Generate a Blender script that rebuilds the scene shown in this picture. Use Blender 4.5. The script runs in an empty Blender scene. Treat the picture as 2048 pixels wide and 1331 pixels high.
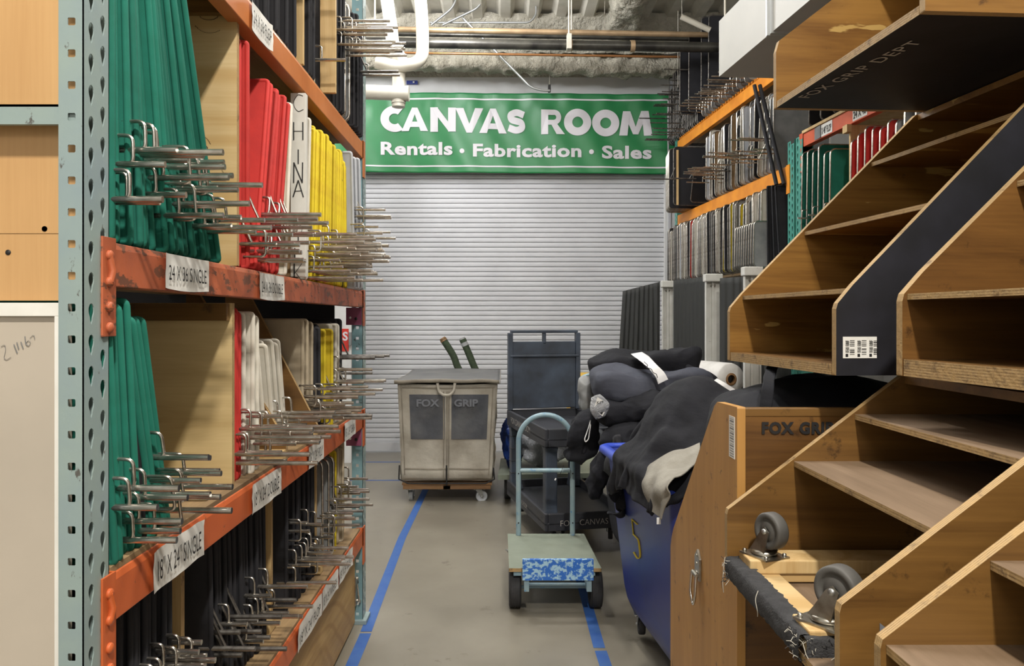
import bpy, math, random
import numpy as np
from mathutils import Vector, Matrix, noise
C = bpy.context.scene
COL = C.collection
PI = math.pi
rnd = random.Random(7)

# ------------------------------------------------------------------ camera
F = 1560.0; HC = 1.46
cd = bpy.data.cameras.new('camera'); cam = bpy.data.objects.new('camera', cd); COL.objects.link(cam)
cam.location = (0, 0, HC); cam.rotation_euler = (PI/2, 0, 0)
cd.sensor_width = 36; cd.lens = 36*F/2048; cd.shift_x = 19/2048; cd.shift_y = -28.5/2048
cd.clip_start = 0.02; cd.clip_end = 60
C.camera = cam
# ------------------------------------------------------------------ world, lights, exposure
w = bpy.data.worlds.new('world'); C.world = w; w.use_nodes = True
w.node_tree.nodes['Background'].inputs[0].default_value = (0.92, 0.96, 1.0, 1)
w.node_tree.nodes['Background'].inputs[1].default_value = 0.62
def area(name, loc, sx, sy, power, col=(1, .96, .9), rot=(0, 0, 0)):
    l = bpy.data.lights.new(name, 'AREA'); l.shape = 'RECTANGLE'; l.size = sx; l.size_y = sy
    l.energy = power; l.color = col
    o = bpy.data.objects.new(name, l); COL.objects.link(o); o.location = loc; o.rotation_euler = rot
    return o
def bulb(name, loc, r, power, col):
    l = bpy.data.lights.new(name, 'POINT'); l.shadow_soft_size = r; l.energy = power; l.color = col
    o = bpy.data.objects.new(name, l); COL.objects.link(o); o.location = loc; return o
area('aisle_light', (0.45, -0.9, 4.3), 0.16, 0.3, 215, (1, .95, .86))
area('back_light', (-0.2, -2.8, 3.0), 0.8, 0.6, 22, (1, .96, .9), (math.radians(66), 0, 0))
area('left_fill_light', (0.75, 2.7, 4.5), 0.4, 1.2, 75, (1, .97, .92), (0, math.radians(34), 0))
bulb('mid_light', (-0.7, 4.7, 4.3), .18, 115, (.98, .98, 1))
bulb('door_light', (-0.5, 6.3, 4.2), .18, 98, (.98, .98, 1))
bulb('bundle_fill_light', (1.55, 3.3, 4.25), .15, 30, (1, .97, .93))  # added fill that brightens the cloth bundle in the crate, no known lamp
bulb('far_light', (-2.0, 7.0, 4.2), .18, 80, (.98, .98, 1))
bulb('near_light', (-0.3, 0.2, 4.2), .2, 16, (1, .97, .92))
C.view_settings.view_transform = 'Standard'; C.view_settings.look = 'None'
C.view_settings.gamma = 1; C.view_settings.use_curve_mapping = False
C.view_settings.exposure = 0.1

# ------------------------------------------------------------------ helpers
def X(px, D): return (px-1005)*D/F
def Z(py, D): return HC-(py-637)*D/F
def srgb(h):
    if isinstance(h, str):
        h = h.lstrip('#'); c = [int(h[i:i+2], 16)/255 for i in (0, 2, 4)]
    else: c = h
    return tuple((x/12.92 if x <= .04045 else ((x+.055)/1.055)**2.4) for x in c)+(1,)

class MB:
    def __init__(s): s.v = []; s.f = []; s.mi = []; s.sm = []; s.mats = []
    def m(s, mat):
        if mat not in s.mats: s.mats.append(mat)
        return s.mats.index(mat)
    def add(s, vs, fs, mat, smooth=False, M=None):
        k = len(s.v); i = s.m(mat)
        s.v += [tuple(M @ Vector(p)) if M else tuple(p) for p in vs]
        for f in fs: s.f.append(tuple(k+a for a in f)); s.mi.append(i); s.sm.append(smooth)
        return s
    def box(s, x0, x1, y0, y1, z0, z1, mat, M=None):
        vs = [(x, y, z) for x in (x0, x1) for y in (y0, y1) for z in (z0, z1)]
        return s.add(vs, [(0,1,3,2),(4,6,7,5),(0,4,5,1),(2,3,7,6),(0,2,6,4),(1,5,7,3)], mat, False, M)
    def prism(s, pts, axis, a0, a1, mat, edge=None, cap1=None, M=None):
        # pts 2D polygon; axis 'x': (y,z), 'y': (x,z), 'z': (x,y)
        def P(p, a): return {'x': (a, p[0], p[1]), 'y': (p[0], a, p[1]), 'z': (p[0], p[1], a)}[axis]
        n = len(pts); vs = [P(p, a0) for p in pts]+[P(p, a1) for p in pts]
        s.add(vs, [tuple(range(n))], mat, False, M)
        s.add(vs, [tuple(range(2*n-1, n-1, -1))], cap1 or mat, False, M)
        s.add(vs, [(i, n+i, n+(i+1) % n, (i+1) % n) for i in range(n)], edge or mat, False, M)
        return s
    def tube(s, pts, r, mat, n=8, closed=False, M=None, caps=True, flat=1.0):
        pts = [Vector(p) for p in pts]; m = len(pts); vs = []; N = None
        for i, p in enumerate(pts):
            a = pts[i-1] if (i > 0 or closed) else p; b = pts[(i+1) % m] if (i < m-1 or closed) else p
            t = (b-a)
            if t.length < 1e-9: t = Vector((0, 0, 1))
            t.normalize()
            if N is None:
                N = t.orthogonal().normalized() if abs(t.z) > .9 else t.cross(Vector((0, 0, 1))).normalized()
            else:
                N = (N-t*N.dot(t)); N = N.normalized() if N.length > 1e-6 else t.orthogonal().normalized()
            B = t.cross(N); rr = r[i] if isinstance(r, (list, tuple)) else r
            for k in range(n):
                an = 2*PI*k/n; vs.append(p+N*math.cos(an)*rr+B*math.sin(an)*rr*flat)
        fs = []
        for i in range(m if closed else m-1):
            j = (i+1) % m
            for k in range(n): fs.append((i*n+k, i*n+(k+1) % n, j*n+(k+1) % n, j*n+k))
        s.add(vs, fs, mat, True, M)
        if not closed and caps:
            s.add(vs, [tuple(range(n-1, -1, -1)), tuple((m-1)*n+k for k in range(n))], mat, False, M)
        return s
    def lathe(s, prof, mat, n=24, M=None, smooth=True):
        # prof (r, h) around z
        vs = []; fs = []
        for r, h in prof:
            for k in range(n): vs.append((r*math.cos(2*PI*k/n), r*math.sin(2*PI*k/n), h))
        for i in range(len(prof)-1):
            for k in range(n): fs.append((i*n+k, i*n+(k+1) % n, (i+1)*n+(k+1) % n, (i+1)*n+k))
        return s.add(vs, fs, mat, smooth, M)
    def grid(s, fn, nu, nv, mat, smooth=True, M=None, wrapu=False):
        vs = [fn(i/(nu if wrapu else nu-1), j/(nv-1)) for j in range(nv) for i in range(nu)]
        fs = []
        for j in range(nv-1):
            for i in range(nu if wrapu else nu-1):
                a = j*nu+i; b = j*nu+(i+1) % nu; fs.append((a, b, b+nu, a+nu))
        return s.add(vs, fs, mat, smooth, M)
    def text(s, body, size, M, mat, xs=1.0, off=0.0, ext=0.0006, space=1.0, fn=None):
        cu = bpy.data.curves.new('t', 'FONT'); cu.body = body; cu.size = 1; cu.offset = off; cu.space_character = space
        cu.resolution_u = 3
        o = bpy.data.objects.new('t', cu); me = bpy.data.meshes.new_from_object(o)
        vs = [(v.co.x*size*xs, v.co.y*size, ext) for v in me.vertices]
        if fn: vs = [fn(p) for p in vs]
        s.add(vs, [tuple(p.vertices) for p in me.polygons], mat, False, M)
        bpy.data.objects.remove(o); bpy.data.curves.remove(cu); bpy.data.meshes.remove(me)
        return s

def smooth_path(pts, rad=.12, k=6):
    pts = [Vector(p) for p in pts]; out = [pts[0]]
    for i in range(1, len(pts)-1):
        a = (pts[i-1]-pts[i]); c = (pts[i+1]-pts[i]); r = min(rad, a.length*.45, c.length*.45)
        p0 = pts[i]+a.normalized()*r; p2 = pts[i]+c.normalized()*r
        for q in range(k+1):
            s = q/k; out.append(p0*(1-s)**2+pts[i]*2*s*(1-s)+p2*s*s)
    out.append(pts[-1]); return out

OFF = {}
def build(name, mb, parent=None, world=True, bev=0, loc=None, solid=0):
    off = Vector((0, 0, 0))
    if parent is not None and world: off = OFF[parent.name]
    if loc is not None: off = Vector(loc)
    me = bpy.data.meshes.new(name)
    me.from_pydata([tuple(Vector(v)-off) for v in mb.v], [], mb.f)
    for m in mb.mats: me.materials.append(m)
    me.polygons.foreach_set('material_index', mb.mi); me.polygons.foreach_set('use_smooth', mb.sm)
    me.update()
    o = bpy.data.objects.new(name, me); COL.objects.link(o)
    if loc is not None: o.location = loc
    if parent is not None: o.parent = parent
    OFF[o.name] = off
    if solid:
        md = o.modifiers.new('solid', 'SOLIDIFY'); md.thickness = solid; md.offset = -1
    if bev:
        md = o.modifiers.new('bevel', 'BEVEL'); md.width = bev; md.segments = 2; md.limit_method = 'ANGLE'; md.angle_limit = 0.7
    return o
part = build
def tag(o, label, cat, group=None):
    o['label'] = label; o['category'] = cat
    if group: o['group'] = group
    return o
def thing(name, label, cat, loc=(0, 0, 0), rz=0, group=None):
    o = bpy.data.objects.new(name, None); COL.objects.link(o); o.location = loc; o.rotation_euler = (0, 0, rz)
    o.empty_display_size = .05
    OFF[o.name] = Vector(loc) if rz == 0 else Vector((0, 0, 0))
    return tag(o, label, cat, group)
def solo(name, mb, label, cat, group=None, loc=None, **k):
    return tag(build(name, mb, loc=loc, **k), label, cat, group)
def struct(name, mb, **k):
    o = build(name, mb, **k); o['kind'] = 'structure'; return o
def dup(root, loc, rot, label, group=None):
    r = root.copy(); COL.objects.link(r); r.location = loc; r.rotation_euler = rot; r['label'] = label
    if group: r['group'] = group
    for ch in list(root.children):
        c = ch.copy(); COL.objects.link(c); c.parent = r
        for g in list(ch.children):
            d = g.copy(); COL.objects.link(d); d.parent = c
    return r
O1 = 'first second third fourth fifth sixth seventh eighth ninth tenth eleventh twelfth thirteenth fourteenth fifteenth sixteenth seventeenth eighteenth nineteenth'.split()
T1 = ['', '', 'twentieth', 'thirtieth', 'fortieth', 'fiftieth']; T2 = ['', '', 'twenty', 'thirty', 'forty', 'fifty']
def ordn(n): return O1[n-1] if n < 20 else (T1[n//10] if n % 10 == 0 else T2[n//10]+'-'+O1[n % 10-1])

# ------------------------------------------------------------------ materials
def nt(name):
    m = bpy.data.materials.new(name); m.use_nodes = True
    return m, m.node_tree, m.node_tree.nodes['Principled BSDF']
def node(t, typ, **k):
    n = t.nodes.new(typ)
    for a, b in k.items():
        if a in n.inputs: n.inputs[a].default_value = b
        else: setattr(n, a, b)
    return n
def coords(t, stretch=(1, 1, 1)):
    tc = node(t, 'ShaderNodeTexCoord'); mp = node(t, 'ShaderNodeMapping'); mp.inputs['Scale'].default_value = stretch
    t.links.new(tc.outputs['Object'], mp.inputs['Vector']); return mp.outputs['Vector']
def ramp(t, fac, stops):
    r = node(t, 'ShaderNodeValToRGB'); e = r.color_ramp.elements
    while len(e) < len(stops): e.new(0.5)
    for i, (p, c) in enumerate(stops): e[i].position = p; e[i].color = c
    t.links.new(fac, r.inputs['Fac']); return r.outputs['Color']
def mixc(t, fac, a, b, mode='MIX'):
    n = node(t, 'ShaderNodeMix', data_type='RGBA', blend_type=mode)
    for sock, val in ((n.inputs[0], fac), (n.inputs[6], a), (n.inputs[7], b)):
        if hasattr(val, 'is_output'): t.links.new(val, sock)
        else: sock.default_value = val
    return n.outputs[2]
def tex_noise(t, vec, scale, detail=4, rough=.55, dist=0):
    n = node(t, 'ShaderNodeTexNoise', Scale=scale, Detail=detail, Roughness=rough, Distortion=dist)
    t.links.new(vec, n.inputs['Vector']); return n.outputs['Fac']
def add_bump(t, b, h, strength=.3, dist=.002):
    n = node(t, 'ShaderNodeBump', Strength=strength, Distance=dist); t.links.new(h, n.inputs['Height']); t.links.new(n.outputs[0], b.inputs['Normal'])
def mat(name, col, rough=.5, metal=0, col2=None, vs=6, stretch=(1, 1, 1), wear=None, bump=0, bs=60, bd=.001, rand=0, spec=None, bstretch=None):
    m, t, b = nt(name); c = srgb(col)
    b.inputs['Roughness'].default_value = rough; b.inputs['Metallic'].default_value = metal
    if spec is not None: b.inputs['Specular IOR Level'].default_value = spec
    vec = coords(t, stretch); out = c
    if col2: out = mixc(t, ramp(t, tex_noise(t, vec, vs, 5), [(.35, (0, 0, 0, 1)), (.68, (1, 1, 1, 1))]), c, srgb(col2))
    if wear:
        wc, th, ws = wear[:3]; wst = wear[3] if len(wear) > 3 else (1, 1, 1)
        wv = coords(t, wst)
        out = mixc(t, ramp(t, tex_noise(t, wv, ws, 8, .68), [(th, (0, 0, 0, 1)), (th+.03, (1, 1, 1, 1))]), out, srgb(wc))
    if rand:
        oi = node(t, 'ShaderNodeObjectInfo'); mr = node(t, 'ShaderNodeMapRange'); mr.inputs[3].default_value = 1-rand; mr.inputs[4].default_value = 1+rand
        t.links.new(oi.outputs['Random'], mr.inputs[0])
        cm = node(t, 'ShaderNodeCombineColor'); [t.links.new(mr.outputs[0], cm.inputs[i]) for i in range(3)]
        out = mixc(t, 1.0, out, cm.outputs[0], 'MULTIPLY')
    if hasattr(out, 'is_output'): t.links.new(out, b.inputs['Base Color'])
    else: b.inputs['Base Color'].default_value = out
    if bump: add_bump(t, b, tex_noise(t, coords(t, bstretch or (1, 1, 1)), bs, 4), bump, bd)
    return m
def wood(name, light, dark, axis='x', scale=5, rough=.5, stain=None, scratch=None, streak=.10, knots=False, coat=0, patch=None):
    m, t, b = nt(name); b.inputs['Roughness'].default_value = rough
    st = {'x': (streak, 1, 1), 'y': (1, streak, 1), 'z': (1, 1, streak)}[axis]
    v = coords(t, st)
    w1 = tex_noise(t, v, scale*3, 6, .6, 1.2)
    fine = tex_noise(t, coords(t, tuple(1 if q == 1 else .03 for q in st)), 160, 2, .5)
    base = ramp(t, w1, [(.32, srgb(dark)), (.5, tuple((a+c)/2 for a, c in zip(srgb(light), srgb(dark)))), (.68, srgb(light))])
    base = mixc(t, .14, base, ramp(t, fine, [(.35, srgb(dark)), (.6, srgb(light))]))
    if knots:
        rg = node(t, 'ShaderNodeTexWave', Scale=scale*.9, Distortion=9, Detail=2, wave_type='RINGS'); rg.inputs['Detail Scale'].default_value = .7
        t.links.new(coords(t, tuple(1 if q == 1 else .35 for q in st)), rg.inputs['Vector'])
        base = mixc(t, ramp(t, rg.outputs['Fac'], [(.0, (.75,)*3+(1,)), (.22, (0, 0, 0, 1))]), base, srgb(dark))
    if patch:
        pc, th, ps = patch
        base = mixc(t, ramp(t, tex_noise(t, coords(t, tuple(1 if q == 1 else .25 for q in st)), ps, 5, .5), [(th, (0, 0, 0, 1)), (th+.012, (1, 1, 1, 1))]), base, srgb(pc))
    if stain:
        sc, th, ss = stain
        base = mixc(t, ramp(t, tex_noise(t, coords(t), ss, 8, .7), [(th, (0, 0, 0, 1)), (th+.08, (.85,)*3+(1,))]), base, srgb(sc))
    t.links.new(base, b.inputs['Base Color'])
    if coat: b.inputs['Coat Weight'].default_value = coat; b.inputs['Coat Roughness'].default_value = .3
    add_bump(t, b, fine, .25, .0006)
    return m
def plyedge(name, a, bcol, axis='z', period=.0052, stain=True):
    m, t, b = nt(name); b.inputs['Roughness'].default_value = .7
    wv = node(t, 'ShaderNodeTexWave', Scale=.314/period, Distortion=.4, bands_direction=axis.upper()); wv.inputs['Detail Scale'].default_value = 20
    t.links.new(coords(t), wv.inputs['Vector'])
    nz = tex_noise(t, coords(t), 40, 6, .7)
    base = ramp(t, wv.outputs['Fac'], [(.15, srgb(bcol)), (.6, srgb(a))])
    base = mixc(t, ramp(t, nz, [(.4, (0, 0, 0, 1)), (.65, (.75, .75, .75, 1))]), base, srgb('#b3925f'))
    if stain: base = mixc(t, ramp(t, tex_noise(t, coords(t), 22, 8, .7), [(.56, (0, 0, 0, 1)), (.66, (.7, .7, .7, 1))]), base, srgb('#5b4630'))
    t.links.new(base, b.inputs['Base Color']); add_bump(t, b, tex_noise(t, coords(t), 90, 6), .6, .003)
    return m

mm = {}
mm['chrome'] = mat('chrome', '#d8d4cd', .22, .95, '#b0a99f', 40, rand=.12)
mm['chrome_dark'] = mat('chrome_dark', '#8b8782', .42, .8, '#54504c', 40, rand=.25)
mm['steel'] = mat('steel', '#b9b6ae', .38, 1, '#8c8578', 30)
mm['zinc'] = mat('zinc', '#b9bbbb', .42, .9)
mm['teal'] = mat('teal_paint', '#90a09a', .5, 0, '#84959a', 5, wear=('#55534f', .64, 30, (1, 1, .5)), bump=.15, bs=150)
mm['teal2'] = mat('teal_dark_paint', '#3f8d80', .5, 0, '#52988a', 9, wear=('#c9cfc9', .7, 30))
mm['blueteal'] = mat('blue_teal_paint', '#7a9da6', .5, 0, '#6b8a90', 8, wear=('#4b4f4e', .64, 24))
mm['orange'] = mat('orange_paint', '#cc6636', .42, 0, '#bb5a2e', 7, wear=('#8a5038', .63, 15, (1, 1, 1)), bump=.2, bs=90)
mm['orange_worn'] = mat('orange_worn_paint', '#bf653f', .5, 0, '#9c5238', 8, wear=('#6f4634', .545, 13, (1, 1, 2.0)), bump=.3, bs=90)
mm['orange_hi'] = mat('orange_brown_paint', '#c97a42', .45, 0, '#b5672f', 4, wear=('#8a5a3a', .68, 9))
mm['yorange'] = mat('amber_paint', '#ef9a2c', .45, 0, '#d98322', 6, wear=('#9a5a20', .66, 14))
mm['redorange'] = mat('red_orange_paint', '#d8613c', .45, 0, '#c45334', 6)
mm['purple'] = mat('purple_paint', '#8e4a66', .5, 0, '#7d3c58', 12)
mm['paper'] = mat('paper', '#ecebe6', .6, 0, '#dcd9d2', 14, bump=.3, bs=40, bd=.002)
mm['ink'] = mat('black_ink', '#1c1b1c', .6)
mm['pine'] = wood('pine', '#d8bd8b', '#b8935c', 'z', 4, .55)
mm['ply'] = wood('pale_plywood', '#d9c193', '#bb9760', 'x', 2.2, .55, knots=True)
mm['ply2'] = wood('plain_plywood', '#d4bb8a', '#b59a69', 'x', 3, .55, stain=('#6f5b45', .69, 7))
mm['plyL'] = wood('golden_plywood', '#cba26e', '#b58a58', 'z', 2.2, .5, stain=('#9a7448', .7, 9))
mm['deck'] = wood('deck_plywood', '#a98c64', '#6f5a41', 'y', 4, .7, stain=('#4a3f33', .62, 5))
mm['oldply'] = wood('varnished_plywood', '#7f5c2d', '#573b1a', 'x', 3, .42, stain=('#3c2814', .60, 13), coat=.15)
mm['oldply_y'] = wood('varnished_plywood_lengthwise', '#826031', '#604122', 'y', 3, .42, coat=.25)
mm['gold'] = wood('gold_plywood', '#9c7235', '#6c471b', 'x', 3, .42, patch=('#bb9a5a', .60, 11), stain=('#4a3016', .63, 13), coat=.15)
mm['brownply'] = wood('brown_plywood', '#785327', '#4a2f15', 'x', 3, .42, stain=('#33200f', .59, 12), coat=.15)
mm['crateply'] = wood('crate_plywood', '#c08f4e', '#a87a3e', 'z', 3, .5, stain=('#4d3620', .60, 20))
mm['edge'] = plyedge('plywood_edge', '#ae9266', '#866a45')
mm['edge_x'] = plyedge('plywood_edge_vertical', '#af9367', '#8b6f49', 'y', .0045)
mm['shelftop'] = wood('grey_worn_plywood', '#86705a', '#68543f', 'y', 3, .6)
mm['blackpaint'] = mat('black_paint', '#17171c', .55, 0, '#22222a', 10, wear=('#b98d55', .735, 30, (.3, 1, 1)), bump=.25, bs=50, bd=.001)
mm['whitepaint'] = mat('white_paint', '#e6e4de', .5, 0, '#d6d3ca', 8)
mm['concrete'] = mat('concrete', '#8c8679', .32, 0, '#746e62', 1.2, bump=.06, bs=25, wear=('#6e685c', .63, 4))
mm['wallw'] = mat('wall_paint', '#d9d9d8', .7, 0, '#cfcfce', 3)
mm['shutter'] = mat('shutter_paint', '#cbccd0', .45, 0, '#c0c1c5', 2)
mm['deckmetal'] = mat('ceiling_metal', '#d3cfc3', .6, 0, '#bdb9ab', 5)
mm['foam'] = mat('spray_foam', '#bbb6a7', .9, 0, '#a19c8d', 8, bump=1, bs=30, bd=.04)
mm['pvc'] = mat('white_pipe', '#c4bfb1', .45, 0, '#b3ad9e', 5)
mm['tanpipe'] = mat('tan_pipe', '#b59a78', .4, .3, '#8d7659', 5)
mm['blackpipe'] = mat('black_pipe', '#55534c', .35, .5, '#2e2d2b', 6)
mm['copper'] = mat('copper_pipe', '#a5744a', .35, .7)
mm['green'] = mat('green_cloth', '#187362', .85, 0, '#126452', 12, bump=.4, bs=500, bd=.0008, rand=.18)
mm['red'] = mat('red_cloth', '#c8332c', .75, 0, '#b32a27', 10, bump=.3, bs=300, rand=.15)
mm['yellow'] = mat('yellow_cloth', '#dfcb22', .75, 0, '#c9a822', 10, rand=.13)
mm['white'] = mat('silk_cloth', '#d9d5ca', .7, 0, '#c6bfb0', 10, bump=.3, bs=200, rand=.12)
mm['cream'] = mat('cream_cloth', '#b9ab93', .7, 0, '#a39680', 8, rand=.1)
mm['greyc'] = mat('grey_cloth', '#c3c6cb', .6, 0, '#aeb2b9', 9, rand=.08)
mm['greyd'] = mat('dusty_grey_cloth', '#8f9090', .7, 0, '#77797b', 9, rand=.3)
mm['blackc'] = mat('black_cloth', '#1b1b20', .8, 0, '#242429', 9, bump=.3, bs=300, rand=.3)
mm['brownc'] = mat('kraft_board', '#8f7350', .8, 0, '#7d6344', 9)
mm['duvet'] = mat('black_duvetyne', '#17181f', .85, 0, '#121319', 14, bump=.25, bs=22, bd=.012, bstretch=(1, .5, 1.6), spec=.35)
mm['greyduv'] = mat('grey_canvas', '#474a55', .8, 0, '#40424c', 9, bump=.25, bs=18, bd=.012, bstretch=(.4, 1, 1.5), spec=.3)
mm['drape'] = mat('black_drape', '#2b2c2a', .8, 0, '#2c2d2d', 20, (6, 6, .3), bump=.2, bs=40, bd=.004, bstretch=(1, 1, .1))
mm['tape'] = mat('blue_tape', '#2b559c', .6, 0, '#3a629f', 12, wear=('#6f7d92', .70, 22))
mm['rubber'] = mat('black_rubber', '#3a3a3c', .75, 0, '#2d2d2f', 8)
mm['casterrub'] = mat('grey_rubber', '#5a5855', .6, 0, '#4a4845', 8)
mm['binblue'] = mat('blue_plastic', '#2b3b8e', .36, 0, '#333f80', 3, wear=('#5a6bb0', .70, 30), bump=.1, bs=12, bd=.004)
mm['binrim'] = mat('blue_rim_plastic', '#3350cc', .3, 0, '#4a5cb8', 8)
mm['blackplas'] = mat('black_plastic', '#2e2f34', .5, 0, '#393b42', 6, bump=.25, bs=180)
mm['slateplas'] = mat('scuffed_black_plastic', '#33373f', .42, 0, '#4b5666', 4)
mm['canvas'] = mat('canvas', '#b4aea2', .8, 0, '#948c7e', 3.2, bump=.5, bs=9, bd=.02)
mm['canvasdk'] = mat('canvas_dark_patch', '#45474d', .7, 0, '#5c5c5e', 5, bump=.4, bs=9, bd=.02)
mm['canvaslid'] = mat('grey_lid_vinyl', '#5d5d5f', .55, 0, '#6c6b69', 4)
mm['canvaspipe'] = mat('canvas_webbing', '#8d8577', .8, 0, '#766e62', 9)
mm['darkwood'] = wood('cart_wood', '#96714a', '#6a4b30', 'x', 4, .6)
mm['lightblue'] = mat('pale_blue_paint', '#98adb3', .4, .1, '#7f9cab', 12, wear=('#4f88bb', .62, 24))
mm['cartdeck'] = mat('grey_green_paint', '#868d7f', .55, 0, '#7a8274', 7, wear=('#6f6a5a', .70, 16))
mm['bluescr'] = mat('scratched_blue_paint', '#2f6cc4', .45, 0, None, 5, wear=('#a6cbe0', .5, 45, (1, 1, 1.2)))
mm['yellowp'] = mat('yellow_plastic', '#e6b41c', .45)
mm['greencan'] = mat('green_hose', '#3c4a34', .8, 0, '#2a3524', 30, bump=.6, bs=90, bd=.004)
mm['banner'] = mat('green_banner_vinyl', '#247a45', .4, 0, '#2a7f4b', 3)
mm['bannerw'] = mat('banner_white_print', '#d3d1d6', .45)
mm['redsign'] = mat('red_sign', '#c8342a', .5)
mm['carpet'] = mat('charcoal_carpet', '#3e3e40', .95, 0, '#303032', 40, bump=1, bs=260, bd=.004)
mm['greyrag'] = mat('grey_suede', '#98948a', .9, 0, '#827e74', 12, bump=.5, bs=120, bd=.003)
mm['tissue'] = mat('white_wrap', '#d5d3d0', .6, 0, '#bfbdb9', 10)
mm['blueplas'] = mat('blue_film', '#23408a', .35, 0, '#1c356f', 20, bump=.5, bs=40, bd=.01)
mm['duct'] = mat('duct_white_metal', '#a9a7a0', .5, 0, '#a3a19b', 3)
mm['greypost'] = mat('worn_white_paint', '#cfcfca', .55, 0, '#bcbbb5', 8, wear=('#6d675d', .64, 14))
mm['straw'] = mat('strap_white', '#dfdfe0', .6)
mm['twine'] = mat('twine', '#b9b4a8', .8)
mm['yellowdot'] = mat('yellow_crayon', '#dcc53a', .7)
mm['chalk'] = mat('chalk', '#b4b0aa', .8)
mm['whitepanel'] = mat('dirty_white_board', '#bdb2a3', .55, 0, '#b0a698', 2.2, wear=('#a79f92', .72, 8))
mm['faintink'] = mat('faded_print', '#6d6f75', .8)
mm['knotbrown'] = mat('knot_brown', '#4b3421', .7)
m_, t_, b_ = nt('clear_film'); b_.inputs['Roughness'].default_value = .12; b_.inputs['Transmission Weight'].default_value = .35; b_.inputs['Base Color'].default_value = srgb('#b9bcc0')
add_bump(t_, b_, tex_noise(t_, coords(t_), 22, 5, .6, 1.5), 1, .02); mm['film'] = m_

# ================================================================== SETTING
b = MB(); b.box(-6, 7, -4, 12, -.1, 0, mm['concrete']); struct('floor', b)
# back wall with the roller door opening
DW = 8.60; DOORL, DOORR, DOORT = -2.15, X(1330, 8.56), 3.18
b = MB()
b.box(-6, DOORL, DW, DW+.2, 0, 5.2, mm['wallw']); b.box(DOORR, 7, DW, DW+.2, 0, 5.2, mm['wallw']); b.box(DOORL, DOORR, DW, DW+.2, DOORT, 4.12, mm['wallw'])
b.box(DOORL, DOORR, DW, DW+.2, 4.12, 5.2, mm['foam'])
struct('wall_back', b)
b = MB(); b.box(-3.4, -3.2, -4, DW, 0, 5.2, mm['wallw']); struct('wall_left', b)
b = MB(); b.box(4.2, 4.4, -4, DW, 0, 5.2, mm['wallw']); struct('wall_right', b)
b = MB(); b.box(-3.4, 4.4, -4.2, -4.0, 0, 5.2, mm['wallw']); struct('wall_rear', b)
# corrugated roof deck, ribs running down the aisle
b = MB(); prof = []; x = -3.5
while x < 4.5:
    prof += [(x, 4.62), (x+.10, 4.62), (x+.145, 4.70), (x+.245, 4.70)]; x += .29
pts = prof+[(prof[-1][0], 4.78), (-3.5, 4.78)]
vs = [(p[0], yy, p[1]) for yy in (-4, 8.6) for p in prof]; n = len(prof)
b.add(vs, [(i, i+1, n+i+1, n+i) for i in range(n-1)], mm['deckmetal'])
b.box(-3.5, 4.5, -4, 8.6, 4.76, 4.85, mm['deckmetal'])
struct('ceiling', b)
def foam_beam(name, p0, p1, w, h, seed):
    # lumpy fireproofed I-beam wrapped in sprayed foam
    a = Vector(p0); d = Vector(p1)-a; L = d.length; d.normalize(); s = Vector((0, 0, 1)).cross(d)
    def fn(u, v):
        ang = 2*PI*u; c, si = math.cos(ang), math.sin(ang)
        q = a+d*(v*L)
        ex = abs(c)**.5*(1 if c > 0 else -1)*w/2; ez = abs(si)**.5*(1 if si > 0 else -1)*h/2
        p = q+s*ex+Vector((0, 0, ez))
        k = noise.turbulence(p*9+Vector((seed, 0, 0)), 3, False)*.045
        return p+(s*ex+Vector((0, 0, ez))).normalized()*k
    bb = MB(); bb.grid(fn, 36, max(20, int(L/.035)), mm['foam'], wrapu=True); return struct(name, bb)
foam_beam('trim_1', (-3.2, 8.25, 4.24), (1.86, 8.25, 4.10), .22, .17, 1)
foam_beam('trim_2', (1.22, 3.0, 4.56), (1.22, 8.2, 4.50), .3, .24, 5)
b = MB(); b.grid(lambda u, v: Vector((-3.2+7.4*u, 8.35-.3*v*0+.1*math.sin(9*u)*0, 4.3+.36*v))+Vector((0, -.18*v-noise.turbulence(Vector((u*50, 0, v*5)), 3, False)*.06, 0)), 160, 14, mm['foam'])
struct('trim_3', b)
# roller door: curved interlocking slats
b = MB(); pitch = .0537; pr = []; z = 0.10
while z < DOORT+.1:
    pr += [(0.0, z), (-.003, z+.006), (-.0045, z+.024), (-.003, z+.043), (0.0, z+.0475), (.018, z+.0480), (.018, z+.0534)]; z += pitch
vs = [(xx, 8.58+p[0], p[1]) for xx in (DOORL, DOORR) for p in pr]; n = len(pr)
b.add(vs, [(i, i+1, n+i+1, n+i) for i in range(n-1)], mm['shutter'])
b.box(DOORL, DOORR, 8.555, 8.60, .012, .10, mm['shutter'])
struct('door_1', b)
b = MB(); b.box(DOORR-.01, DOORR+.13, 8.50, 8.60, 0, 3.1, mm['wallw']); b.box(DOORR+.02, DOORR+.05, 8.485, 8.50, 0, 3.1, mm['shutter']); struct('trim_4', b)
b = MB(); b.box(DOORL-.13, DOORL+.01, 8.50, 8.60, 0, 3.1, mm['wallw']); struct('trim_5', b)

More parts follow.
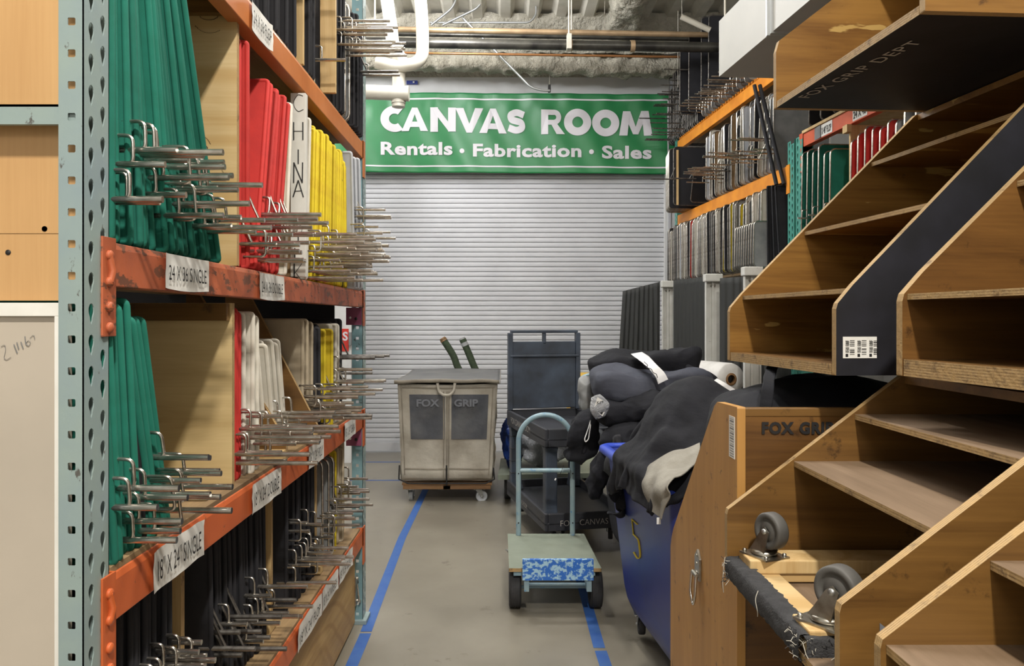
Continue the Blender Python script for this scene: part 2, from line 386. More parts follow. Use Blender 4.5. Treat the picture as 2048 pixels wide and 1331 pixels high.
# blue floor tape
def strip(pts, wd, label):
    bb = MB(); vs = []
    for i, (x, y) in enumerate(pts):
        a = Vector(pts[max(i-1, 0)]); c = Vector(pts[min(i+1, len(pts)-1)]); d = (c-a).normalized(); nn = Vector((-d.y, d.x))
        vs += [(x+nn.x*wd/2, y+nn.y*wd/2, .0012), (x-nn.x*wd/2, y-nn.y*wd/2, .0012), (x+nn.x*wd/2, y+nn.y*wd/2, .0), (x-nn.x*wd/2, y-nn.y*wd/2, .0)]
    fs = []
    for i in range(len(pts)-1):
        k = 4*i; fs += [(k, k+1, k+5, k+4), (k, k+4, k+6, k+2), (k+1, k+3, k+7, k+5)]
    bb.add(vs, fs, mm['tape']); return solo('floor_tape', bb, label, 'tape')
strip([(-.635, 2.6), (-.635, 3.62)], .052, 'short blue tape strip on the concrete floor in the bottom foreground left of the aisle')
strip([(-.637, 3.64), (-.67, 5.2), (-.655, 6.95)], .052, 'long blue tape strip on the floor running under the canvas hamper truck')
strip([(.44, 2.9), (.432, 3.43)], .052, 'short blue tape strip on the floor in front of the blue bin')
strip([(.43, 3.46), (.44, 4.9)], .052, 'blue tape strip running under the small platform hand truck')
strip([(-2.4, 7.05), (-.2, 7.05)], .03, 'nearer thin blue tape line crossing the floor beside the hamper truck')
strip([(-2.4, 7.95), (-.2, 7.95)], .03, 'farther thin blue tape line crossing the floor near the roller door')

# ------------------------------------------------------------------ banner
def ripple(x, z):
    return .012*math.sin(x*5.1+z*1.7)*math.exp(-abs(z-.0)*.4)+.006*math.sin(x*17+z*9)+.006*math.sin(x*31-z*14+1)*max(0, z-.4)
BX0, BX1, BZ0, BZ1 = -1.90, X(1351, 8.42), Z(343, 8.42), Z(183, 8.42)
t = thing('banner', 'green vinyl banner reading CANVAS ROOM hung above the roller door', 'banner', (BX0, 8.42, BZ0))
BW, BH = BX1-BX0, BZ1-BZ0
def bf(x, z, o=0): return (BX0+x, 8.44-ripple(x, z)-o, BZ0+z-x*.006)
b = MB(); b.grid(lambda u, v: bf(u*BW, v*BH), 220, 50, mm['banner']); part('vinyl_sheet', b, t, solid=.002)
b = MB()
for z0 in (.062, BH-.075): b.grid(lambda u, v: bf(u*(BW-.10)+.02, z0+v*.016, .004), 220, 2, mm['bannerw'])
b.grid(lambda u, v: bf(BW-.085+u*.014, .062+v*(BH-.137), .004), 2, 60, mm['bannerw'])
part('border_line', b, t)
def btext(body, px0, px1, py, hpx, off, name, space=1.0):
    D = 8.42; cu = MB(); cu.text(body, 1, None, mm['bannerw'], off=off, space=space)
    xs = [v[0] for v in cu.v]; ys = [v[1] for v in cu.v]
    capmb = MB(); capmb.text('E', 1, None, mm['bannerw'], off=off); cy0 = min(v[1] for v in capmb.v); cy1 = max(v[1] for v in capmb.v)
    x0, x1 = min(xs), max(xs); sx = (X(px1, D)-X(px0, D))/(x1-x0); sz = hpx*D/F/(cy1-cy0)
    cu.v = [bf(X(px0, D)-BX0+(v[0]-x0)*sx, Z(py, D)-BZ0+(v[1]-cy0)*sz, .009) for v in cu.v]
    return cu
def poly_letters(items, name):
    # heavy geometric capitals drawn as polygons in a unit box, x widened to the pixel span
    D = 8.42
    for ch, px0, px1, py0, py1 in items:
        bb = MB(); W = X(px1, D)-X(px0, D); H = (py1-py0)*D/F
        def Q(x, y): return bf(X(px0, D)-BX0+x*W, Z(py1, D)-BZ0+y*H, .009)
        def ringpoly(cx, cy, ro, ri, a0, a1, sx=1, n=40):
            for k in range(n):
                t0 = a0+(a1-a0)*k/n; t1 = a0+(a1-a0)*(k+1)/n
                bb.add([Q(cx+ro*math.cos(t0)*sx, cy+ro*math.sin(t0)), Q(cx+ro*math.cos(t1)*sx, cy+ro*math.sin(t1)), Q(cx+ri*math.cos(t1)*sx*.98, cy+ri*math.sin(t1)), Q(cx+ri*math.cos(t0)*sx*.98, cy+ri*math.sin(t0))], [(0, 1, 2, 3)], mm['bannerw'])
        def pg(*pts): bb.add([Q(x, y) for x, y in pts], [tuple(range(len(pts)))], mm['bannerw'])
        if ch == 'C':
            ringpoly(.56, .5, .52, .21, math.radians(52), math.radians(308), 1.08)
        elif ch == 'A':
            pg((0, 0), (.28, 0), (.33, .17), (.33, .17), (.5, .72), (.40, 1)); pg((1, 0), (.60, 1), (.40, 1), (.5, .72), (.67, .17), (.72, 0)); pg((.33, .17), (.67, .17), (.595, .40), (.405, .40))
        elif ch == 'N': pg((0, 0), (.30, 0), (.30, 1), (0, 1)); pg((.70, 0), (1, 0), (1, 1), (.70, 1)); pg((.0, 1), (.27, 1), (1, 0), (.73, 0))
        elif ch == 'V': pg((0, 1), (.29, 1), (.5, .36), (.5, .36), (.40, 0)); pg((1, 1), (.60, 0), (.40, 0), (.5, .36), (.71, 1))
        elif ch == 'R':
            pg((0, 0), (.30, 0), (.30, 1), (0, 1)); pg((.30, .62+.16), (.56, .78), (.56, 1), (.30, 1)); pg((.30, .38), (.56, .38), (.56, .58), (.30, .58))
            ringpoly(.55, .69, .31, .10, -PI/2, PI/2, 1.0, 20); pg((.42, .42), (.68, .42), (1.02, 0), (.66, 0))
        elif ch == 'O': ringpoly(.5, .5, .52, .21, 0, 2*PI, .97)
        elif ch == 'M':
            pg((.0, 0), (.25, 0), (.33, 1), (.12, 1)); pg((1, 0), (.88, 1), (.67, 1), (.75, 0)); pg((.12, 1), (.34, 1), (.58, .06), (.42, .06)); pg((.88, 1), (.66, 1), (.42, .06), (.58, .06))
        elif ch == 'S':
            import itertools
            c = smooth_path([(.93, .83, 0), (.50, 1.0, 0), (.12, .82, 0), (.20, .58, 0), (.80, .44, 0), (.86, .14, 0), (.50, .0, 0), (.05, .17, 0)], .22, 8)
            wd = .135
            L, Rr = [], []
            for i, p in enumerate(c):
                d = (c[min(i+1, len(c)-1)]-c[max(i-1, 0)]).normalized(); n_ = Vector((-d.y, d.x, 0))
                q = Vector((.10+p.x*.80, .13+p.y*.74, 0)); L.append(q+n_*wd); Rr.append(q-n_*wd)
            for i in range(len(c)-1): pg((L[i].x, L[i].y), (L[i+1].x, L[i+1].y), (Rr[i+1].x, Rr[i+1].y), (Rr[i].x, Rr[i].y))
        bb.v = [(v[0], v[1]-rnd.random()*.0004, v[2]) for v in bb.v]
        part(name, bb, t)
S = 2.768; cx_ = lambda v: 720+v/S; cy_ = lambda v: v/S
poly_letters([(c, cx_(a), cx_(b_), cy_(y0), cy_(y1)) for c, a, b_, y0, y1 in (('C', 112, 250, 582, 722), ('A', 228, 376, 590, 720), ('N', 389, 530, 590, 724), ('V', 528, 682, 592, 728), ('A', 660, 812, 592, 730), ('S', 806, 926, 592, 734),
    ('R', 1003, 1132, 598, 734), ('O', 1130, 1280, 596, 738), ('O', 1286, 1436, 598, 740), ('M', 1436, 1620, 602, 738))], 'letter')
part('lettering', btext('Rentals', 761, 905, 308, 26, .034, 'lettering', 1.06), t); part('lettering', btext('Fabrication', 946, 1163, 311, 26, .034, 'lettering', 1.06), t); part('lettering', btext('Sales', 1204, 1304, 313, 26, .034, 'lettering', 1.06), t)
for px in (924, 1183):
    b = MB(); cx, cz = X(px, 8.42)-BX0, Z(300, 8.42)-BZ0
    b.add([bf(cx+.026*math.cos(a*PI/8), cz+.026*math.sin(a*PI/8), .009) for a in range(16)], [tuple(range(16))], mm['bannerw']); part('bullet_mark', b, t)

# ------------------------------------------------------------------ pipes
def pipe(name, pts, r, m, label, cat='pipe', n=14, extra=None):
    bb = MB(); bb.tube(pts, r, mm[m], n)
    if extra: extra(bb)
    return solo(name, bb, label, cat, loc=pts[0])
D = 7.2
pipe('ceiling_pipe', [(X(700, D), D, Z(57, D)), (X(1440, D), D, Z(70, D))], .025, 'tanpipe', 'tan pipe crossing below the ceiling, topmost of the horizontal pipes')
pipe('ceiling_pipe', [(X(700, 7.4), 7.4, Z(66, 7.4)), (X(1440, 7.4), 7.4, Z(79, 7.4))], .022, 'blackpipe', 'thin dark pipe directly behind and below the tan ceiling pipe')
def coll(bb):
    for px in (1140, 1265):
        xx = X(px, 7.0); zz = Z(84+(px-700)*.015, 7.0); bb.tube([(xx-.02, 7.0, zz), (xx+.02, 7.0, zz)], .052, mm['tanpipe'], 16)
pipe('ceiling_pipe', [(X(700, 7.0), 7.0, Z(84, 7.0)), (X(1440, 7.0), 7.0, Z(95, 7.0))], .045, 'blackpipe', 'thick dark steel pipe crossing below the ceiling with collars', extra=coll)
pipe('ceiling_pipe', [(X(700, 7.5), 7.5, Z(104, 7.5)), (X(1440, 7.5), 7.5, Z(115, 7.5))], .012, 'copper', 'thin copper pipe, lowest of the horizontal ceiling pipes')
D = 6.7
P = lambda px, py, d=D: (X(px, d), d, Z(py, d))
pipe('drain_pipe', smooth_path([P(765, -60), P(783, 60), P(786, 95), P(812, 132), P(860, 138)], .1)[:-7]+[P(806, 128)], .055, 'pvc', 'left white insulated pipe bending toward the elbow above the banner', n=20)
pipe('drain_pipe', smooth_path([P(832, -60), P(842, 10), P(845, 60), P(845, 126), P(790, 133), P(752, 124)], .16, 9), .055, 'pvc', 'right white insulated pipe curving under into the left one above the banner', n=20)
b = MB(); b.tube([P(798, 118, 6.75), P(797, 214, 6.75)], .056, mm['pvc'], 20); b.tube([P(700, 183, 6.72), P(816, 187, 6.72)], .062, mm['pvc'], 20); b.tube([P(811, 187, 6.72), P(818, 187, 6.72)], .066, mm['pvc'], 20)
b.tube([P(797, 198, 6.75), P(797, 207, 6.75)], .062, mm['pvc'], 20)
solo('drain_pipe', b, 'white insulated tee pipe hanging down in front of the banner letter C', 'pipe', loc=P(797, 150, 6.75))
pipe('pipe_hanger', [P(1138, -40, 6.9), P(1138, 98, 6.9)], .008, 'pvc', 'white double hanger rod gripping the ceiling pipes in the middle', 'hanger', extra=lambda bb: (bb.tube([P(1143, -40, 6.9), P(1143, 60, 6.9)], .007, mm['pvc'], 8), bb.box(X(1134, 6.9), X(1143, 6.9), 6.88, 6.95, Z(98, 6.9), Z(68, 6.9), mm['pvc'])))
pipe('pipe_hanger', [P(750, -40, 7.1), P(750, 58, 7.1)], .008, 'pvc', 'white hanger rod beside the left drain pipes', 'hanger')
pipe('pipe_hanger', [P(1210, -30, 7.1), P(1209, 56, 7.1)], .004, 'steel', 'thin hanger rod left of the foam covered beam', 'hanger')
pipe('hanging_wire', [P(1099, 22, 8.3), P(1099, 172, 8.3)], .003, 'twine', 'thin wire holding the top edge of the banner', 'wire', 6, lambda bb: bb.box(X(1096.5, 8.3), X(1101.5, 8.3), 8.28, 8.36, Z(182, 8.3), Z(170, 8.3), mm['ink']))
pipe('conduit', smooth_path([P(925, 35, 7.9), P(1062, 175, 7.9), P(1085, 181, 7.9), P(1100, 181, 7.9)], .1), .012, 'zinc', 'diagonal grey conduit running down to the top edge of the banner')
pipe('conduit', smooth_path([P(862, 50, 7.8), P(910, 12, 7.8), P(915, -30, 7.8)], .1), .012, 'zinc', 'grey conduit rising beside the right drain pipe')
pipe('conduit', smooth_path([P(885, 50, 7.85), P(960, 14, 7.85), P(970, -20, 7.85)], .1), .012, 'zinc', 'grey conduit with a shallow bend left of the ceiling centre')
pipe('conduit', smooth_path([P(860, 45, 7.9), P(1060, 45, 7.9), P(1072, 30, 7.9), P(1072, 4, 7.9)], .12), .01, 'zinc', 'level grey conduit turning up into the ceiling deck')
pipe('conduit', [P(1362, 33, 6.9), P(1420, 60, 6.9)], .025, 'pvc', 'short white pipe stub slanting beside the right flags')
pipe('pipe_hanger', [P(1364, -120, 6.9), P(1364, 36, 6.9)], .005, 'steel', 'thin hanger rod holding the short slanting white pipe stub', 'hanger')
pipe('hanging_wire', [P(1356, 22, 7.4), P(1356, 175, 7.4)], .003, 'twine', 'thin wire hanging near the dark pin ends of the right rack', 'wire', 6)
b = MB(); b.box(X(813, 8.57), X(835, 8.57), 8.57, 8.602, Z(168, 8.57), Z(161, 8.57), mm['binblue']); b.tube([(X(826, 8.57), 8.562, Z(164.5, 8.57)), (X(829, 8.57), 8.562, Z(164.5, 8.57))], .01, mm['straw'], 8)
solo('wall_bar', b, 'small blue bar fixed on the wall above the banner letter C', 'bar', loc=(X(824, 8.57), 8.58, Z(164, 8.57)))
# ceiling duct on the right
def frame_pt(x0, y0, th):  # matrix: local x = away from aisle, local y = down the aisle
    return Matrix.Translation((x0, y0, 0)) @ Matrix.Rotation(th, 4, 'Z')
TH = math.atan(140/F)
t = thing('air_duct', 'white sheet metal duct hanging above the right rack with grey flanges', 'duct', (X(1438, 5.0), 5.0, 3.01), 0)
t.rotation_euler[2] = TH; OFF[t.name] = Vector((0, 0, 0))
b = MB(); b.box(0, .7, -3.4, 0, 0, .355, mm['duct']); part('duct_body', b, t, world=False)
for y in (-.78, -1.37, -2.2):
    b = MB(); b.box(-.012, .71, y-.022, y+.022, -.012, .367, mm['zinc']); b.box(-.03, -.012, y-.008, y+.008, -.02, .37, mm['zinc']); part('flange', b, t, world=False)
for y in (-.05, -1.37, -2.5):
    b = MB(); b.tube([(0.02, y, .355), (0.02, y, 1.6)], .006, mm['pvc'], 8); part('hanger_rod', b, t, world=False)
# safety sign on the far wall, left of the door seen through the rack
b = MB(); D = 7.9; b.box(X(684, D), X(697, D), D, D+.01, Z(702, D), Z(657, D), mm['redsign'])
b.text('S', .12, Matrix.Translation((X(685, D), D-.001, Z(680, D))) @ Matrix.Rotation(PI/2, 4, 'X'), mm['bannerw'], off=.03)
solo('safety_sign', b, 'small red and white safety sign seen through the left rack', 'sign', loc=(X(690, D), D, Z(680, D)))
b = MB(); b.box(X(640, D)-.3, X(702, D), D+.01, D+.12, 0, 3.0, mm['wallw']); b.box(X(699, D), X(704, D), D-.04, D+.01, Z(690, D), Z(664, D), mm['greyd'])
struct('trim_6', b)

# ================================================================== LEFT RACK
XF = -.67
def hole_plate(bb, M, y0, y1, z0, z1, cols, pitch, holefn, mat_, zoff):
    # plate in local y,z plane at x=0
    nc = len(cols); wc = (y1-y0)/nc
    for ci in range(nc):
        ya = y0+wc*ci; yb = ya+wc; z = z0-pitch+zoff[ci]
        while z < z1:
            za, zb = z, z+pitch; cy, cz = cols[ci], (za+zb)/2
            angs = sorted(set([math.atan2(zc-cz, yc-cy) for yc in (ya, yb) for zc in (za, zb)]+[k*PI/10-PI for k in range(20)]))
            vs = []
            for a in angs:
                ca, sa = math.cos(a), math.sin(a)
                tt = min([q for q in (((yb-cy)/ca if ca > 1e-9 else 9), ((ya-cy)/ca if ca < -1e-9 else 9), ((zb-cz)/sa if sa > 1e-9 else 9), ((za-cz)/sa if sa < -1e-9 else 9))])
                r = holefn(a); vs += [(0, cy+ca*r, cz+sa*r), (0, cy+ca*tt, cz+sa*tt)]
            n = len(angs)
            bb.add(vs, [(2*i, 2*i+1, 2*((i+1) % n)+1, 2*((i+1) % n)) for i in range(n)], mat_, False, M)
            z += pitch
def tear(a):
    s = math.sin(a); w = .0072+.0030*s
    # taller than wide, narrow at the bottom
    return 1/math.sqrt((math.cos(a)/w)**2+(s/.0175)**2)
def sq(h):
    return lambda a: h/max(abs(math.cos(a)), abs(math.sin(a)))
rk = thing('pallet_rack', 'left storage rack with grey green perforated uprights and four orange beams', 'rack', (XF, 1.25, 0))
Y0, Y1 = 1.247, 1.328
up = MB(); hole_plate(up, Matrix.Translation((XF, 0, 0)), Y0, Y1, .02, 3.1, [Y0+.024, Y1-.020], .0508, tear, mm['teal'], [0, .0254])
Mside = Matrix.Translation((0, Y0, 0)) @ Matrix.Rotation(-PI/2, 4, 'Z')
hole_plate(up, Mside, XF-.040, XF, .02, 3.1, [XF-.019], .0508, sq(.0062), mm['teal'], [.01])
up.add([(XF, Y1, .02), (XF-.04, Y1, .02), (XF-.04, Y1, 3.1), (XF, Y1, 3.1)], [(0, 1, 2, 3)], mm['teal'])
part('upright', up, rk, solid=.0018)
b = MB(); b.box(XF-.045, XF+.02, Y0-.02, Y1+.02, 0, .02, mm['teal']); part('foot_plate', b, rk, bev=.002)
b = MB(); b.box(-2.2, XF-.012, 1.252, 1.262, 1.772, 1.804, mm['teal']); b.box(-2.2, XF-.012, 1.252, 1.284, 1.800, 1.804, mm['teal']); part('brace', b, rk)
# far upright: holes face the camera
YF = 3.74
up = MB(); Ms = Matrix.Translation((0, YF, 0)) @ Matrix.Rotation(-PI/2, 4, 'Z')
hole_plate(up, Ms, XF-.052, XF, .02, 3.1, [XF-.026], .0508, sq(.0068), mm['blueteal'], [.0])
hole_plate(up, Matrix.Translation((XF, 0, 0)), YF, YF+.081, .02, 3.1, [YF+.024, YF+.061], .0508, tear, mm['teal'], [0, .0254])
part('upright', up, rk, solid=.0018)
b = MB(); b.box(XF-.06, XF+.02, YF-.02, YF+.1, 0, .02, mm['teal']); part('foot_plate', b, rk, bev=.002)
def paper(bb, y0, y1, z0, z1, body, xs, size, mat_=None, curl=.004, skew=0):
    fx = XF+.0015
    bb.grid(lambda u, v: (fx+curl*abs(noise.noise(Vector((u*3+y0*9, v*2, z0))))+(curl*1.2*(max(0, abs(u-.5)-.4)*10)), y0+(y1-y0)*u+skew*v, z0+(z1-z0)*v-.004*math.sin(u*PI)*(1-v)), 12, 6, mat_ or mm['paper'])
    tm = MB(); tm.text(body, 1, None, mm['ink'], off=.0)
    x0 = min(v[0] for v in tm.v); x1 = max(v[0] for v in tm.v)
    hh = (z1-z0); wv = (y1-y0)
    tm.v = [(fx+curl+.0018, y0+wv*.07+(v[0]-x0)/(x1-x0)*wv*.86, z0+hh*.24+v[1]*hh*size) for v in tm.v]
    bb.add(tm.v, tm.f, mm['ink'])
def beam(z0, z1, m, labels, near_conn=True, purple=True, m2=None):
    bb = MB(); x1 = XF; x0 = XF-.042
    # stepped box section
    pts = [(x1, z0), (x1, z1-.012), (x1-.004, z1), (x0, z1), (x0, z0)]
    bb.prism(pts, 'y', 1.335, YF+.005, mm[m])
    o = part('beam', bb, rk, bev=.002)
    if near_conn:
        c = MB(); c.box(XF, XF+.004, 1.300, 1.343, z0-.085, z1+.006, mm[m]); c.box(XF-.03, XF+.004, 1.341, 1.345, z0-.085, z1+.006, mm[m])
        for zz in (z1-.025, z1-.07, z0-.035, z0-.07):
            c.lathe([(.009, 0), (.009, .004), (.005, .007), (0.0001, .007)], mm[m], 14, Matrix.Translation((XF+.004, 1.320, zz)) @ Matrix.Rotation(PI/2, 4, 'Y'))
        c.tube([(XF+.006, 1.318, z1-.025), (XF+.008, 1.326, z1-.05), (XF+.006, 1.320, z1-.07)], .006, mm[m], 8)
        part('connector', c, o, bev=.0008)
    c = MB(); c.box(XF-.03, XF+.004, YF-.004, YF+.002, z0-.0, z1+.004, mm[m]); c.box(XF-.001, XF+.004, YF-.004, YF+.045, z0-.09, z1+.006, mm[m]); part('connector', c, o, bev=.001)
    if purple:
        c = MB(); c.box(XF-.078, XF-.004, YF-.012, YF-.006, z0-.085, z0-.002, mm['purple'])
        c.lathe([(.006, 0), (.006, .003), (.0001, .003)], mm['straw'], 12, Matrix.Translation((XF-.058, YF-.0125, z0-.05)) @ Matrix.Rotation(PI/2, 4, 'X'))
        c.lathe([(.007, 0), (.007, .002), (.0001, .002)], mm['ink'], 12, Matrix.Translation((XF-.03, YF-.0125, z0-.055)) @ Matrix.Rotation(PI/2, 4, 'X'))
        part('lock_plate', c, o)
    for (p0, p1, f0, f1, body, xs, size) in labels:
        y0 = -XF*F/(1005-p0); y1 = -XF*F/(1005-p1)
        c = MB(); paper(c, y0, y1, z0+(z1-z0)*f0, z0+(z1-z0)*f1, body, xs, size); part('paper_label', c, o)
    return o
B3 = (.372, .455); B2 = (.938, 1.020); B1 = (1.515, 1.592); B0 = (2.228, 2.308)
beam(*B3, 'orange', [(592, 640, .02, .98, '18" X 24" FLOP', .4, .6), (641, 673, .02, .98, '18" X 24" WIREMESH', .4, .6), (675, 702, .02, .98, '18" X 24" BLACK', .4, .6)], purple=False)
beam(*B2, 'orange', [(300, 402, -.02, .93, '18" X 24" SINGLE', .5, .72), (499, 557, .02, .95, '18" X 24" DOUBLE', .5, .7), (614, 644, .05, .95, '18" X 24" POLY', .5, .7), (686, 708, .05, .95, '18" X 24" CHINA', .5, .7)])
beam(*B1, 'orange_worn', [(324, 412, .08, .98, '24 X 36 SINGLE', .5, .62), (515, 564, .02, .94, '24 X 36 DOUBLE', .5, .62)])
beam(*B0, 'orange_hi', [(499, 541, .04, .98, '24 X 36 FLOP', .5, .66)], near_conn=False, purple=False)

# end panels seen at the left edge of the photograph
b = MB(); b.box(-1.95, -.705, 1.290, 1.306, 1.49, 1.600, mm['plyL'])
for px in (15, 88): b.lathe([(.0045, 0), (.0045, .001), (.0001, .001)], mm['ink'], 12, Matrix.Translation((X(px, 1.288), 1.290, Z(480 if px < 50 else 457, 1.288)-.02*(px < 50))) @ Matrix.Rotation(PI/2, 4, 'X'))
solo('plywood_sheet', b, 'narrow golden plywood strip below the tall sheet at the left edge', 'board', loc=(-1.3, 1.29, 1.49))
b = MB(); b.box(-1.95, -.705, 1.290, 1.306, 1.601, 3.1, mm['plyL']); b.lathe([(.0045, 0), (.0045, .001), (.0001, .001)], mm['ink'], 12, Matrix.Translation((X(88, 1.288), 1.290, Z(457, 1.288))) @ Matrix.Rotation(PI/2, 4, 'X'))
solo('plywood_sheet', b, 'tall golden plywood sheet closing the rack end at upper left', 'board', loc=(-1.3, 1.29, 1.6))
t = thing('white_board', 'dirty white framed board with 216 scribbled on it below the plywood', 'board', (-1.3, 1.28, 0.05))
b = MB(); b.box(-1.95, -.712, 1.278, 1.290, .06, 1.486, mm['whitepanel']); part('board_face', b, t)
b = MB(); b.box(-1.95, -.712, 1.270, 1.2785, 1.464, 1.486, mm['whitepaint']); b.box(-.730, -.712, 1.270, 1.2785, .06, 1.464, mm['whitepaint']); part('board_frame', b, t, bev=.001)
b = MB()
def scribble(bb, strokes, D, r, m_):
    for s in strokes:
        pp = smooth_path([(X(px, D), D-.0005, Z(py, D)) for px, py in s], .01, 4) if len(s) > 2 else [(X(px, D), D-.0005, Z(py, D)) for px, py in s]
        bb.tube(pp, r, m_, 6, flat=.3)
scribble(b, [[(2, 693), (10, 688), (12, 700), (8, 716), (14, 719), (22, 714)], [(28, 688), (35, 706)], [(34, 684), (38, 698)], [(42, 683), (47, 697)], [(50, 672), (52, 688), (58, 692), (62, 684), (57, 680), (53, 686)], [(60, 676), (68, 668), (70, 678)]], 1.277, .0007, mm['greyd'])
part('handwriting', b, t)

# ------------------------------------------------------------------ flags (cloth or net frames with chrome mounting pins)
def rrect(w, h, r, k=4):
    pts = []
    for cx, cz, a0 in ((-r, r, -PI/2), (-r, h-r, 0), (-w+r, h-r, PI/2), (-w+r, r, PI)):
        for q in range(k+1):
            a = a0+q/k*PI/2; pts.append((cx+r*math.cos(a), cz+r*math.sin(a)))
    return pts
PROTO = {}
def make_flag(color, w, h, style, pinz, pinl, var):
    """style 'wrap' = cloth wrapped over the frame; 'wire' = bare rod frame with a net inside"""
    key = (color, w, h, style, pinz, pinl, var)
    if key in PROTO: return PROTO[key], False
    t = thing('lighting_flag', '', 'flag')
    pts = rrect(w, h, .008 if style == 'wrap' else .03, 3)
    metal = mm['chrome'] if color not in ('blackc', 'greyd') or var != 1 else mm['chrome_dark']
    b = MB()
    if style == 'wrap':
        n = len(pts); f = [(p[0], -.0035, p[1]) for p in pts]+[(p[0], .0035, p[1]) for p in pts]
        b.add(f, [tuple(range(n)), tuple(range(2*n-1, n-1, -1))], mm[color])
        b.tube([(p[0], 0, p[1]) for p in pts], .0068, mm[color], 8, True)
        part('fabric_cover', b, t)
    else:
        ins = [(p[0]*.985-.005, p[1]*.985+.005) for p in pts]; n = len(ins)
        f = [(p[0], -.0015, p[1]) for p in ins]+[(p[0], .0015, p[1]) for p in ins]
        b.add(f, [tuple(range(n)), tuple(range(2*n-1, n-1, -1))]+[(i, n+i, n+(i+1) % n, (i+1) % n) for i in range(n)], mm[color]); part('fabric_net', b, t)
        b = MB(); b.tube([(p[0], 0, p[1]) for p in pts], .0052, metal, 8, True); part('wire_frame', b, t)
    if pinl > 0:
        zz = pinz
        b = MB(); g = .0036
        if var == 0:
            b.tube(smooth_path([(-.01, 0, zz+.052), (.032, 0, zz+.052), (.032, 0, zz), (-.02, 0, zz)], .014, 4), g, metal, 8)
        elif var == 1:
            b.tube(smooth_path([(-.012, .005, zz+.11), (.012, .005, zz+.05), (.035, .005, zz+.0)], .012, 3), g, metal, 8)
        else:
            b.tube(smooth_path([(-.01, -.004, zz+.040), (.050, -.004, zz+.040), (.050, -.004, zz-.032), (-.01, -.004, zz-.032)], .014, 4), g, metal, 8)
        part('bracket', b, t)
        b = MB(); b.tube([(-.03, 0, zz), (pinl, 0, zz)], .0062, metal, 12); part('mounting_pin', b, t)
        if var == 2 or (var == 0 and color in ('yellow', 'red', 'greyd')):
            z2 = zz+(.028 if var == 2 else -.024)
            b = MB(); b.tube([(-.03, .003, z2), (pinl*(.86 if var == 2 else 1.1), .003, z2)], .0058, metal, 12); part('mounting_pin', b, t)
    PROTO[key] = t; return t, True
NAMES = {'green': 'dark green cloth', 'red': 'red cloth', 'yellow': 'yellow cloth', 'white': 'off-white silk', 'cream': 'cream cloth', 'greyc': 'light grey cloth', 'greyd': 'dusty grey net', 'blackc': 'black cloth', 'brownc': 'brown kraft board'}
def put_flag(color, w, h, style, pinz, pinl, var, loc, rot, label, group):
    p, first = make_flag(color, w, h, style, round(pinz, 2), round(pinl, 2), var)
    if first:
        p.location = loc; p.rotation_euler = rot; p['label'] = label; p['group'] = group; return p
    return dup(p, loc, rot, label, group)
def flag_row(color, ys, h, z, x, shelf, anchor, tilt=None, w=.5, style='wrap', pz=(.06, .17), pl=(.12, .2), vars_=(0, 0, 1, 2), nopin=0, rz=0, jitter=.006, yaw=0):
    n = len(ys)
    for i, y in enumerate(ys):
        yt = tilt(i/(max(1, n-1)), y) if tilt else y+rnd.uniform(-.006, .006)
        hh = h*rnd.choice((.985, 1, 1.0, 1.01)) if h > .3 else h
        hh = round(hh, 2); th = -math.atan2(yt-y, hh)
        steps = 4; k = rnd.randrange(steps)
        pinz = pz[0]+(pz[1]-pz[0])*k/(steps-1); pinl = rnd.choice((pl[0], (pl[0]+pl[1])/2, pl[1]))
        if rnd.random() < nopin: pinl = 0
        xx = x+rnd.uniform(-jitter, jitter)*2
        lean = '' if abs(th) < .06 else (' leaning back' if th < 0 else ' leaning forward')
        lab = f'{NAMES[color]} flag{lean}, {ordn(i+1)} {anchor}, {shelf[3:].replace("the ", "")}'
        if len(lab.split()) > 16: lab = lab.replace(lean, '')
        if len(lab.split()) > 16: print('LONG', lab)
        if yaw:  # right side rack: the row runs along a slightly turned line
            px, py = xx
        put_flag(color, w, hh, style, pinz, pinl, rnd.choice(vars_), (xx, y, z), (th, rnd.uniform(-.006, .006), rnd.uniform(-.02, .02)), lab, NAMES[color]+' flags '+shelf)
def lin(a, b, n): return [a+(b-a)*i/(max(1, n-1)) for i in range(n)]
Zu = 1.598; Zm = 1.034; Zl = .470; Zt = 2.322; XA = -.692
S3, S2, S1, S0 = 'on the upper left shelf', 'on the middle left shelf', 'on the bottom left shelf', 'on the topmost left shelf'
# upper shelf
flag_row('green', lin(1.362, 1.865, 22), .66, Zu, XA+.004, S3, 'from the near upright', tilt=lambda s, y: 1.366+(y-1.362)*.47, pz=(.07, .17), pl=(.09, .16), vars_=(0, 0, 0, 2))
flag_row('red', [2.07, 2.09, 2.11], .60, Zu, XA, S3, 'behind the knotty divider', pl=(.1, .14))
flag_row('blackc', [2.20, 2.23, 2.26], .56, Zu, XA-.04, S3, 'between the red groups', tilt=lambda s, y: y+.10, nopin=1)
flag_row('red', [2.15, 2.168, 2.186, 2.26, 2.278, 2.296, 2.314, 2.34, 2.36], .57, Zu, XA+.008, S3, 'of the red fan', tilt=lambda s, y: y+.13, pz=(.05, .16), pl=(.12, .18), vars_=(0, 0, 1))
flag_row('yellow', [2.41], .53, Zu, XA-.004, S3, 'before the lettered white post', tilt=lambda s, y: y+.10)
flag_row('white', [2.44, 2.47], .55, Zu, XA, S3, 'before the lettered white post', tilt=lambda s, y: y+.08)
flag_row('white', [2.71], .56, Zu, XA, S3, 'behind the lettered post', tilt=lambda s, y: y+.05)
flag_row('yellow', lin(2.735, 3.32, 26), .56, Zu, XA+.004, S3, 'behind the lettered post', tilt=lambda s, y: y+.05-.02*s, pz=(.03, .16), pl=(.12, .21), vars_=(0, 0, 0, 2))
flag_row('blackc', [3.345, 3.36], .53, Zu, XA, S3, 'behind the yellow row')
